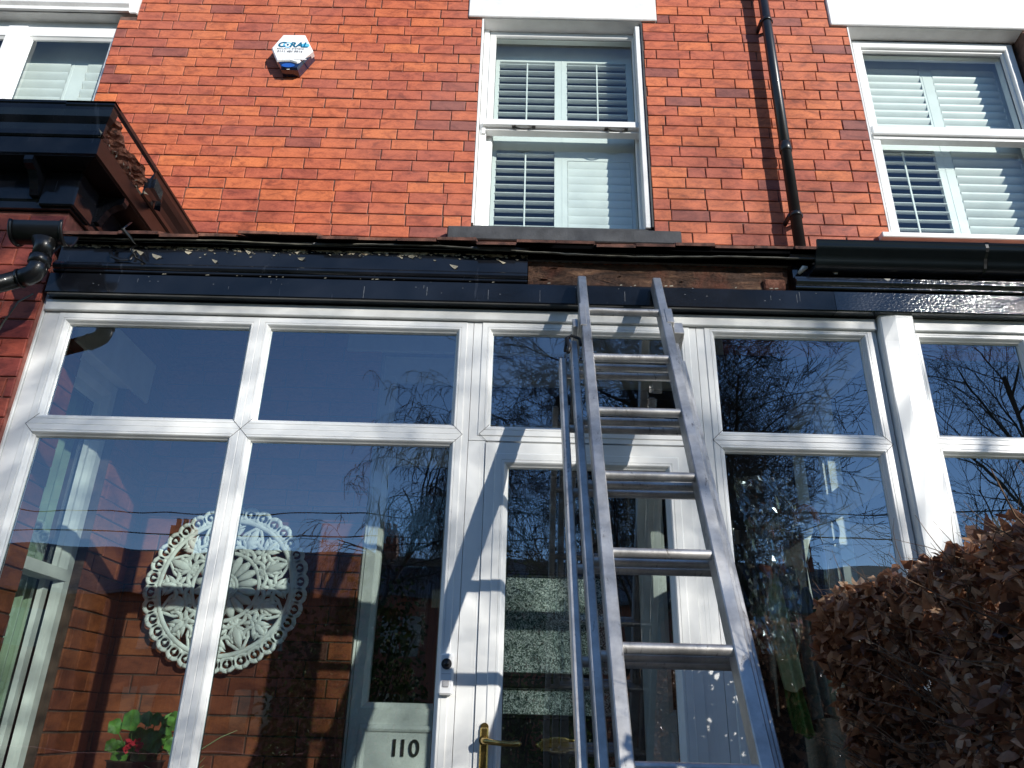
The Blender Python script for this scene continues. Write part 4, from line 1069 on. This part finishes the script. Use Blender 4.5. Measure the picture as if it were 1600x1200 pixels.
for i in range(8):
    a = 2*math.pi*(i+.5)/8
    leafshape(.195, a, 0, .115, .024, .008)
    for s in (-1, 1):
        leafshape(.20, a, s*.5, .075, .014); leafshape(.20, a, s*.95, .055, .011)
        curl(.168, a, s*.9, .050, 3.6, -s, .0075)
        # teardrop outline round the leaf
        stroke([(.165, a+s*.05), (.19, a+s*.20), (.225, a+s*.25), (.265, a+s*.18), (.295, a+s*.07), (.314, a)], .0062, .004)
    a2 = 2*math.pi*i/8
    for s in (-1, 1):
        curl(.305, a2, math.pi-s*.5, .060, 3.4, s, .0078); curl(.17, a2, s*.55, .055, 3.2, s, .0075)
        leafshape(.235, a2, s*.75, .070, .013); leafshape(.225, a2, math.pi-s*1.0, .055, .012); leafshape(.275, a2, s*1.15, .055, .010); leafshape(.20, a2, s*.3, .06, .010)
        curl(.25, a2, s*1.6, .034, 4.0, -s, .006, 10)
    leafshape(.235, a2, 0, .082, .016, .009); leafshape(.215, a2, math.pi, .05, .011)
o = PB(b, 'carved_disc', M['carve'], med); c_ = MC-Vector(med.location); o.data.transform(Matrix.Translation(c_) @ Matrix.Diagonal((1.04, 1, 1.04, 1)) @ Matrix.Translation(-c_))

# ------------------------------------------------------------------ plants and things in the porch
pl = thing('potted_geranium', 'green geranium with red blooms in a dark pot inside the porch', 'plant', (-1.40, 3.25, -.35))
b = MB(); b.tube([(-1.40, 3.25, -.36), (-1.40, 3.25, -.17), (-1.40, 3.25, -.165)], [.075, .10, .108], 20); b.tube([(-1.40, 3.25, -.37), (-1.40, 3.25, -.36)], .11, 20); PB(b, 'pot', M['pot'], pl)
b = MB(); rg = random.Random(8)
for i in range(30):
    a = rg.uniform(0, 6.28); rr = rg.uniform(.0, .12); c = Vector((-1.375+1.15*rr*math.cos(a), 3.25+rr*math.sin(a)*.7-.02, -.15+rg.uniform(0, .13))); rl = rg.uniform(.022, .04)
    tx = Vector((rg.uniform(-.6, .6), -1, rg.uniform(-.2, .9))).normalized(); e1 = tx.orthogonal().normalized(); e2 = tx.cross(e1); k = len(b.v); b.v.append(tuple(c)); n = 14
    for j in range(n):
        t = 2*math.pi*j/n; q = rl*(1+.12*math.cos(5*t)); b.v.append(tuple(c+e1*q*math.cos(t)+e2*q*math.sin(t)+tx*(.008*math.cos(3*t)+.006)))
    for j in range(n): b.f.append((k, k+1+j, k+1+(j+1) % n)); b.m.append(0); b.sm.append(True)
    b.tube([tuple(c), (-1.40+rg.uniform(-.03, .03), 3.25, -.18)], .0022, 4)
PB(b, 'leaves', M['leafg'], pl)
b = MB()
for i in range(26):
    c = Vector((-1.385, 3.16, -.115))+Vector((rg.uniform(-.03, .03), rg.uniform(-.02, .02), rg.uniform(-.025, .025))); d1 = Vector((rg.uniform(-1, 1), rg.uniform(-1, 1), rg.uniform(-1, 1))).normalized()*.012; d2 = d1.orthogonal().normalized()*.01
    b.quad(tuple(c-d1), tuple(c+d2), tuple(c+d1), tuple(c-d2))
PB(b, 'flowers', M['petal'], pl)
tb = thing('plant_stand', 'dark stand under the potted geranium in the porch', 'stand', (-1.35, 3.25, -1.05))
b = MB(); b.tube([(-1.33, 3.25, -.40), (-1.33, 3.25, -.372)], .24, 28); PB(b, 'top', M['blackdoor'], tb)
for i in range(3):
    b = MB(); a = i*2.09+.4; b.tube([(-1.33+.16*math.cos(a), 3.25+.16*math.sin(a), -.40), (-1.33+.2*math.cos(a), 3.25+.2*math.sin(a), -1.05)], .012, 8); PB(b, 'leg', M['blackdoor'], tb)
sp = thing('spider_plant', 'small plant of thin pale striped blades beside the geranium', 'plant', (-1.22, 3.2, -.372))
b = MB()
for i in range(11):
    a = rg.uniform(-1.3, 1.4); L = rg.uniform(.12, .28); base = Vector((-1.19, 3.2, -.27)); pr_ = []
    for j in range(6):
        t = j/5; pr_.append((base.x+math.sin(a)*L*t, base.y-.03*t, base.z+math.cos(a*.9)*L*t-.06*t*t))
    b.tube(pr_, [.003, .005, .005, .004, .003, .001], 4, flat=.3)
b.tube([(-1.22, 3.19, -.20), (-1.15, 3.17, -.13), (-1.06, 3.15, -.075), (-1.0, 3.14, -.05)], [.004, .006, .004, .001], 4, flat=.3)
M['blade'] = simple('striped_blade', (.42, .50, .25), .5); PB(b, 'leaves', M['blade'], sp)
b = MB(); b.tube([(-1.19, 3.2, -.37), (-1.19, 3.2, -.27)], [.045, .06], 16); PB(b, 'pot', M['pot'], sp)

# coat rail with hanging things on the shaded wall at the right
def drape(name, x0, x1, zt, zb, Y, mt, taper=.4, folds=5, depth=.02, curve=0, top_w=None, seed=1):
    b = MB(); r = random.Random(seed); nx, nz = 26, 26; k = 0; xm = (x0+x1)/2; ph = r.uniform(0, 6)
    for j in range(nz+1):
        t = j/nz
        for i in range(nx+1):
            u = i/nx*2-1; wv = (x1-x0)/2*(taper+(1-taper)*min(1, t*1.6)**.7)*(1-.25*max(0, t-.75))
            y = Y+depth*math.sin(folds*math.pi*u+ph+t*1.2)*(0.4+t*.6)-.02*(1-u*u)
            b.v.append((xm+curve*t*t+u*wv, y, zt+(zb-zt)*t+.012*math.sin(3*u+ph)*t))
    for j in range(nz):
        for i in range(nx): q = j*(nx+1)+i; b.f.append((q, q+1, q+nx+2, q+nx+1)); b.m.append(0); b.sm.append(True)
    # thickness
    n = len(b.v); b.v += [(x, y+.012, z) for x, y, z in b.v]; b.f += [tuple(n+i for i in reversed(f)) for f in list(b.f)]; b.m += b.m[:]; b.sm += b.sm[:]
    return b
rk = thing('coat_rail', 'dark wooden coat rail with metal hooks on the wall behind the right porch window', 'coat rail', (1.2, 3.99, .9))
b = MB(); b.bbox(1.09, 1.45, 3.915, 3.938, .86, .94, .004); PB(b, 'rail', M['blackdoor'], rk)
for x in (1.12, 1.27, 1.42):
    b = MB(); b.tube([(x, 3.915, .91), (x, 3.87, .90), (x, 3.85, .93)], .006, 6); PB(b, 'hook', M['steel'], rk)
o = drape('scarf', 1.07, 1.16, .60, .15, 3.30, None, .35, 2, .015, .04, seed=2).build('scarf', M['greencloth']); tag(o, 'pale sage green scarf hanging behind the right porch window', 'scarf')
o = drape('lime_cloth', 1.11, 1.19, .26, -.02, 3.34, None, .4, 2, .015, .03, seed=5).build('cloth', M['limecloth']); tag(o, 'bright lime green cloth below the pale scarf', 'cloth')
o = drape('grey_coat', 1.20, 1.32, .56, .05, 3.36, None, .2, 3, .03, .02, seed=3).build('cloth', M['greycloth']); tag(o, 'grey green cloth hanging in folds to the right of the scarf', 'cloth')
o = drape('dark_coat', .98, 1.42, .70, -.5, 3.62, None, .5, 5, .05, 0, seed=4).build('coat', M['darkcloth']); tag(o, 'very dark coat hanging behind the scarf in the porch', 'coat')
um = thing('umbrella', 'furled black umbrella with a curved brown handle and a dark ring behind the glass', 'umbrella', (1.31, 3.3, .55))
b = MB(); pts = [(1.285+.045*math.cos(t), 3.3, .845+.055*math.sin(t)) for t in [math.pi*(1.15-i*.115) for i in range(12)]]; b.tube(pts, .014, 10); PB(b, 'handle', M['wood_in'], um)
b = MB(); pts = [(1.370+.050*math.cos(t), 3.31, .800+.062*math.sin(t)) for t in [2*math.pi*i/24 for i in range(25)]]; b.tube(pts, .0075, 8, cap=False); PB(b, 'ring', M['blackdoor'], um)
b = MB(); b.tube([(1.325, 3.31, .80), (1.318, 3.31, .735), (1.31, 3.31, .66), (1.31, 3.31, .3)], [.012, .03, .045, .02], 10); PB(b, 'canopy', M['blackdoor'], um)
# crumpled clear plastic bag
b = MB(); rp = random.Random(12); k = 0; nu, nv = 26, 30
for j in range(nv+1):
    for i in range(nu+1):
        u = i/nu; v = j/nv; x = .93+.24*u+.03*math.sin(5*v)+rp.uniform(-.006, .006); z = .98-.72*v+rp.uniform(-.006, .006)
        if v > .45: x = x*(1-(v-.45)*.6)+1.10*(v-.45)*.6
        b.v.append((x, 3.12+.03*math.sin(9*u+4*v)+.02*math.sin(17*v+3*u)+rp.uniform(-.010, .010), z))
for j in range(nv):
    for i in range(nu): q = j*(nu+1)+i; b.f.append((q, q+1, q+nu+2, q+nu+1)); b.m.append(0); b.sm.append(False)
M['film'] = glass('clear_film', 3.0, (.88, .93, .92))
M['film'].node_tree.nodes['Glossy BSDF'].inputs['Roughness'].default_value = .12
tag(b.build('plastic_bag', M['film']), 'crumpled clear plastic bag hanging behind the window beside the ladder', 'bag')
M['orange'] = simple('orange_bobble', (.45, .10, .04), .7)
b = MB(); b.tube([(1.03, 3.2, .62), (1.05, 3.18, .60), (1.07, 3.2, .57)], [.008, .022, .01], 8); tag(b.build('bobble', M['orange']), 'larger orange bobble to the left of the top of the pale scarf', 'bobble')
b = MB(); b.tube([(1.13, 3.25, .66), (1.14, 3.25, .62), (1.135, 3.25, .59)], [.008, .014, .008], 8)
tag(b.build('bobble', M['orange']), 'small orange bobble right above the top of the pale scarf', 'bobble')
# dark shopping trolley shapes low in the porch
b = drape('w', .84, 1.45, .05, -1.0, 3.45, None, .8, 4, .05, seed=9); tag(b.build('coat', M['darkcloth']), 'black coat heaped low behind the right porch window', 'coat')

# ------------------------------------------------------------------ beech hedge
hedge = thing('beech_hedge', 'clipped beech hedge with dry copper brown leaves at the lower right', 'hedge', (1.45, 1.0, GZ))
HX0, HX1, HY0, HY1, HZ = .985, 1.52, -3.6, 2.42, .395
rh = random.Random(42)
npr = np.random.RandomState(4)
def leaves(n_list, mt, name, p, base_size, lump=None, jit=1.0):
    """n_list: list of (point, outward normal, size, tone). each leaf: a folded, curled 2x3 blade"""
    V = []; F = []; Cc = []
    prof = [(0, 0), (.22, .26), (.5, .36), (.78, .24), (1.0, 0)]
    for P, Nn, s, tn in n_list:
        d = Vector((rh.gauss(0, 1), rh.gauss(0, 1), rh.gauss(-.5, .8)))*.8+Nn*.5; d.normalize()
        nn = (Nn*.8+Vector((rh.gauss(0, .8), rh.gauss(0, .8), rh.gauss(0, .8)))); nn -= d*nn.dot(d)
        if nn.length < 1e-4: nn = d.orthogonal()
        nn.normalize(); sd = d.cross(nn); k = len(V); cu = rh.uniform(-1.3, 1.8); fo = rh.uniform(-.2, 1.9); tw = rh.uniform(-1.3, 1.3)
        for t, wd in prof:
            c = P+d*(t*s)+nn*(-cu*s*.5*t*t)
            ca, sa = math.cos(tw*t), math.sin(tw*t); s2 = sd*ca+nn*sa; n2 = nn*ca-sd*sa
            if wd == 0: V.append(tuple(c))
            else:
                wd *= rh.uniform(.75, 1.2); V.append(tuple(c-s2*(wd*s)+n2*(fo*wd*s))); V.append(tuple(c)); V.append(tuple(c+s2*(wd*s)+n2*(fo*wd*s)))
        F += [(k, k+2, k+1), (k, k+3, k+2), (k+1, k+2, k+5, k+4), (k+2, k+3, k+6, k+5), (k+4, k+5, k+8, k+7), (k+5, k+6, k+9, k+8), (k+7, k+8, k+10), (k+8, k+9, k+10)]
        Cc += [(tn, tn, tn, 1)]*8
    B = MB(); B.v = V; B.f = F; B.m = [0]*len(F); B.sm = [False]*len(F); B.c = Cc
    return PB(B, name, mt, p)
def lumpf(x, y, z): return .035*math.sin(7*y+2*z)+.03*math.sin(11*z+3*y+1)+.02*math.sin(17*x+13*y)
L = []
def put(n, fn):
    for _ in range(n): L.append(fn())
def tone(): return min(1, max(0, rh.gauss(.5, .3)))
def side():
    y = HY1-abs(rh.triangular(0, 6.0, 0.0)) if rh.random() < .55 else rh.uniform(.9, HY1); z = rh.uniform(GZ+.1, HZ-.02) if rh.random() < .35 else rh.uniform(-.75, HZ); d = abs(rh.gauss(0, .07))
    rnd_ = max(0, z-(HZ-.15)); x = HX0+lumpf(0, y, z)+d*(1 if z < HZ-.2 else .6)+rnd_*rnd_*2.5
    if z > HZ-.16:
        if rh.random() < .45: return side()
        return (Vector((x, y, z)), Vector((-.25, -1.3, .5)), rh.uniform(.022, .05), min(1, tone()+.1))  # crest leaves toned paler and turned sunward to give a sunlit rim
    return (Vector((x, y, z)), Vector((-1, -.15, .1)), rh.choice((rh.uniform(.012, .03), rh.uniform(.022, .046), rh.uniform(.022, .05))), tone())
def topf():
    y = rh.uniform(.9, HY1) if rh.random() < .6 else rh.uniform(HY0, HY1); x = rh.uniform(HX0+.02, HX1) if rh.random() < .5 else rh.uniform(HX0, HX0+.4); d = abs(rh.gauss(0, .06))
    e = max(0, y-(HY1-.25))
    return (Vector((x, y, HZ+lumpf(y, x, 0)*.8-d*.6-e*e*1.2-.45*(x-HX0))), Vector((0, -1.2, .6)), rh.uniform(.018, .040), tone())
def endf():
    x = rh.uniform(HX0, HX1); z = rh.uniform(-1.1, HZ); d = abs(rh.gauss(0, .06))
    return (Vector((x, HY1-d+lumpf(0, x, z), z)), Vector((0, 1, .1)), rh.uniform(.02, .045), tone())
put(29000, side); put(3600, topf); put(4500, endf)
for _ in range(5000):
    L.append((Vector((rh.uniform(HX0+.1, HX1), rh.uniform(.7, HY1-.1), rh.uniform(-1.0, HZ-.30))), Vector((-1, 0, 0)), rh.uniform(.03, .055), rh.uniform(0, .5)))
leaves(L, M['beech'], 'foliage', hedge, .05)
b = MB()
for i in range(1100):   # branches inside and twigs poking out
    y = rh.uniform(.6, HY1-.05); x = rh.uniform(HX0+.08, HX1-.05); z = rh.uniform(-.9, .2)
    p = Vector((x, y, z)); d = Vector((rh.gauss(-.5, .6), rh.gauss(.15, .6), rh.uniform(.1, 1.0))).normalized(); pts = [tuple(p)]; Lq = rh.uniform(.15, .42)
    for j in range(4): d = (d+Vector((rh.gauss(0, .2), rh.gauss(0, .2), rh.gauss(0, .15)))).normalized(); p = p+d*Lq/4; pts.append(tuple(p))
    b.tube(pts, [.0032, .0027, .002, .0016, .0009], 4, cap=False)
for i in range(420):   # spiky ends above the clipped top and the left shoulder
    y = rh.uniform(1.0, HY1+.02); x = rh.uniform(HX0-.03, HX0+.55); z = HZ-.04 if rh.random() < .6 else rh.uniform(-.35, HZ)
    if z < HZ-.05: x = HX0+.02
    p = Vector((x, y, z)); d = Vector((rh.gauss(-.55, .5), rh.gauss(.1, .5), rh.uniform(.1, .9))).normalized(); pts = [tuple(p)]; Lq = rh.uniform(.06, .17)
    for j in range(4): d = (d+Vector((rh.gauss(0, .16), rh.gauss(0, .16), rh.gauss(0, .12)))).normalized(); p = p+d*Lq/4; pts.append(tuple(p))
    b.tube(pts, [.0013, .0011, .0009, .0007, .0004], 4, cap=False)
for i in range(24):
    y = HY0+.3+(HY1-HY0-.5)*i/23; b.tube([(1.4+rh.uniform(-.1, .1), y, GZ-.02), (1.38+rh.uniform(-.1, .1), y+.02, -.6), (1.4+rh.uniform(-.15, .15), y+.04, .1)], [.03, .022, .01], 7)
PB(b, 'branches', M['twig'], hedge)

# ------------------------------------------------------------------ trees in the street garden (seen in the glass)
def tree(name, label, x, y, h, spread, seed, droop=0, levels=5, trunk=.11, nb0=9, start=.25, tw=.0034):
    r = random.Random(seed); T0 = thing(name, label, 'tree', (x, y, GZ), 'bare trees along the street'); tr = MB(); cr = MB()
    def grow(B, p, d, L, rad, lev):
        n = 5 if lev < 3 else 4; pts = [p.copy()]; rr = [rad]; dd = d.copy(); q = p.copy()
        for i in range(n):
            dd = (dd+Vector((r.gauss(0, .13), r.gauss(0, .13), r.gauss(0, .10)+(-.10*droop*lev if lev > 1 else .04)))).normalized()
            q = q+dd*(L/n); pts.append(q.copy()); rr.append(max(tw, rad*(1-.62*(i+1)/n)))
        B.tube([tuple(v) for v in pts], rr, 6 if lev < 2 else (4 if lev < 4 else 3), cap=False)
        if lev >= levels: return
        k = {0: nb0, 1: 8, 2: 6, 3: 5, 4: 4}.get(lev, 3)
        for i in range(k):
            t = start+(1-start)*(i+r.random())/k if lev == 0 else .2+.8*(i+r.random())/k
            f = t*n; i0 = min(n-1, int(f)); pp = pts[i0].lerp(pts[i0+1], f-i0); base = (pts[i0+1]-pts[i0]).normalized()
            side = base.orthogonal().normalized(); side = Matrix.Rotation(r.uniform(0, 6.28), 3, base) @ side
            an = r.uniform(.55, 1.05); nd = (base*math.cos(an)+side*math.sin(an)); nd.z += .12*(1-droop); nd.normalize()
            grow(cr, pp, nd, L*(spread if lev == 0 else .58)*r.uniform(.75, 1.15)*(1-.35*t if lev == 0 else 1), rr[i0]*.55, lev+1)
    grow(tr, Vector((x, y, GZ)), Vector((r.uniform(-.05, .05), 0, 1)), h, trunk, 0)
    PB(tr, 'trunk', M['bark'], T0); PB(cr, 'crown', M['bark'], T0); return T0
tree('bare_tree', 'tall bare tree across the front garden, mirrored in the right porch windows', 3.5, -4.6, 7.0, .42, 5, levels=5, trunk=.08, nb0=17)
tree('bare_tree', 'second bare tree with a forked trunk mirrored in the porch door', 1.2, -5.2, 6.4, .45, 17, levels=5, trunk=.07, nb0=14)
tree('weeping_tree', 'small bare weeping tree mirrored in the left porch window', -2.7, -5.0, 5.1, .44, 23, droop=1.1, levels=4, trunk=.06, nb0=20, start=.6)
tree('bare_tree', 'bare street tree on the pavement farther right beyond the front gardens', 8.6, -6.7, 6.9, .44, 31, levels=4, trunk=.08, nb0=15, tw=.0024)
def shrub(label, x, y, rx, ry, h, seed, n):
    T0 = thing('evergreen_shrub', label, 'shrub', (x, y, GZ), 'evergreen shrubs by the front wall'); r = random.Random(seed); LL = []
    for _ in range(n):
        a = r.uniform(0, 6.283); ph = math.asin(r.uniform(0, 1)); q = 1-abs(r.gauss(0, .16)); q *= 1+.12*math.sin(5*a)+.1*math.sin(7*ph+a)
        d = Vector((math.cos(a)*math.cos(ph), math.sin(a)*math.cos(ph), math.sin(ph)))
        LL.append((Vector((x+d.x*rx*q, y+d.y*ry*q, GZ+d.z*h*q)), d, r.uniform(.05, .09), r.random()))
    leaves(LL, M['shrub'], 'foliage', T0, .06)
    B = MB()
    for i in range(14): a = r.uniform(0, 6.28); B.tube([(x, y, GZ), (x+.3*rx*math.cos(a), y+.3*ry*math.sin(a), GZ+h*.5), (x+.6*rx*math.cos(a), y+.6*ry*math.sin(a), GZ+h*.8)], [.02, .014, .006], 5)
    PB(B, 'stems', M['bark'], T0)
shrub('dense evergreen shrub by the front wall left of the gate', -1.9, -4.6, 1.2, .7, 2.9, 3, 5000)
shrub('tall dark evergreen shrub opposite the porch door', .1, -5.0, 1.1, .7, 3.1, 4, 5000)
shrub('evergreen shrub behind the end of the beech hedge', 3.3, -4.9, 1.5, .7, 2.9, 6, 5000)
# front garden wall
fw_ = thing('garden_wall', 'low brick garden wall along the pavement', 'wall', (0, -5.5, GZ))
wv = brickwork('wall', lambda u, n, z: (u, -5.5+n, z), -9, -1.6, GZ, GZ+.9, [], None, M['brick_b'], M['mortar_b'], 51, thick=.22); wv.data.transform(Matrix.Translation((0, 5.5, -GZ))); wv.parent = fw_
wv = brickwork('wall', lambda u, n, z: (u, -5.5+n, z), .8, 9, GZ, GZ+.9, [], None, M['brick_b'], M['mortar_b'], 52, thick=.22); wv.data.transform(Matrix.Translation((0, 5.5, -GZ))); wv.parent = fw_

# houses opposite
m, nt, bb_ = mat('far_brick'); br = N(nt, 'TexBrick'); nt.links.new(objco(nt), br.inputs[0]); br.inputs['Scale'].default_value = 4.4
br.inputs['Color1'].default_value = (.30, .085, .045, 1); br.inputs['Color2'].default_value = (.20, .06, .04, 1); br.inputs['Mortar'].default_value = (.2, .15, .12, 1); nt.links.new(br.outputs[0], bb_.inputs['Base Color']); bb_.inputs['Roughness'].default_value = .9; M['far'] = m
desc = ['brick house opposite at the far left with a bay', 'brick house opposite left of centre', 'brick house opposite facing the porch', 'brick house opposite at the right', 'brick house opposite at the far right']
for i in range(5):
    x = -24+i*9.0; y = -24; T0 = thing('brick_house', desc[i]+' across the street', 'house', (x+4.2, y, GZ), 'houses across the street'); ht = 5.6
    b = MB(); b.box(x, x+8.4, y-8, y, GZ, GZ+ht); PB(b, 'wall', M['far'], T0)
    b = MB(); k = 0; zt = GZ+ht; P = [(x-.3, y+.35, zt-.05), (x+8.7, y+.35, zt-.05), (x+8.7, y-4, zt+2.3), (x-.3, y-4, zt+2.3), (x+8.7, y-8.35, zt-.05), (x-.3, y-8.35, zt-.05)]
    b.v += P+[(p[0], p[1], p[2]-.12) for p in P]
    for f in ((0, 1, 2, 3), (3, 2, 4, 5), (6, 9, 8, 7), (9, 11, 10, 8), (0, 6, 7, 1), (1, 7, 8, 2), (2, 8, 10, 4), (4, 10, 11, 5), (5, 11, 9, 3), (3, 9, 6, 0)): b.f.append(f); b.m.append(0); b.sm.append(False)
    rf = PB(b, 'roof', M['slate'], T0)
    b = MB(); b.box(x+.1, x+1.0, y-4.4, y-3.6, zt+1.5, zt+3.3)
    for q in (.25, .55, .85): b.tube([(x+q, y-4, zt+3.3), (x+q, y-4, zt+3.7)], .11, 10)
    PB(b, 'chimney', M['far'], rf)
    for wx, wz in ((1.2, 3.4), (5.4, 3.4), (1.2, .8), (5.2, .8)):
        b = MB(); zz0 = GZ+wz
        b.box(x+wx, x+wx+1.5, y, y+.06, zz0, zz0+.08); b.box(x+wx, x+wx+1.5, y, y+.06, zz0+1.42, zz0+1.5)
        for q in (0, .71, 1.42): b.box(x+wx+q, x+wx+q+.08, y+.001, y+.055, zz0+.08, zz0+1.42)
        wf = PB(b, 'window', M['far'], T0)
        b = MB(); b.quad((x+wx+1.5, y+.02, zz0), (x+wx, y+.02, zz0), (x+wx, y+.02, zz0+1.5), (x+wx+1.5, y+.02, zz0+1.5)); PB(b, 'pane', M['blackdoor'], wf)
    b = MB(); b.bbox(x+3.6, x+4.5, y, y+.05, GZ+.1, GZ+2.2, .01); PB(b, 'door', M['blackdoor'], T0)
# overhead cables between poles
cab = thing('overhead_cable', 'two thin black overhead cables sagging across the street', 'cable', (-6, -9, 4.4))
for z in (3.6, 4.05):
    b = MB(); b.tube([(-16+32*t, -10.5+3*t, z-1.1*4*t*(1-t)*.35) for t in [i/24 for i in range(25)]], .012, 5); PB(b, 'wire', M['gasket'], cab)
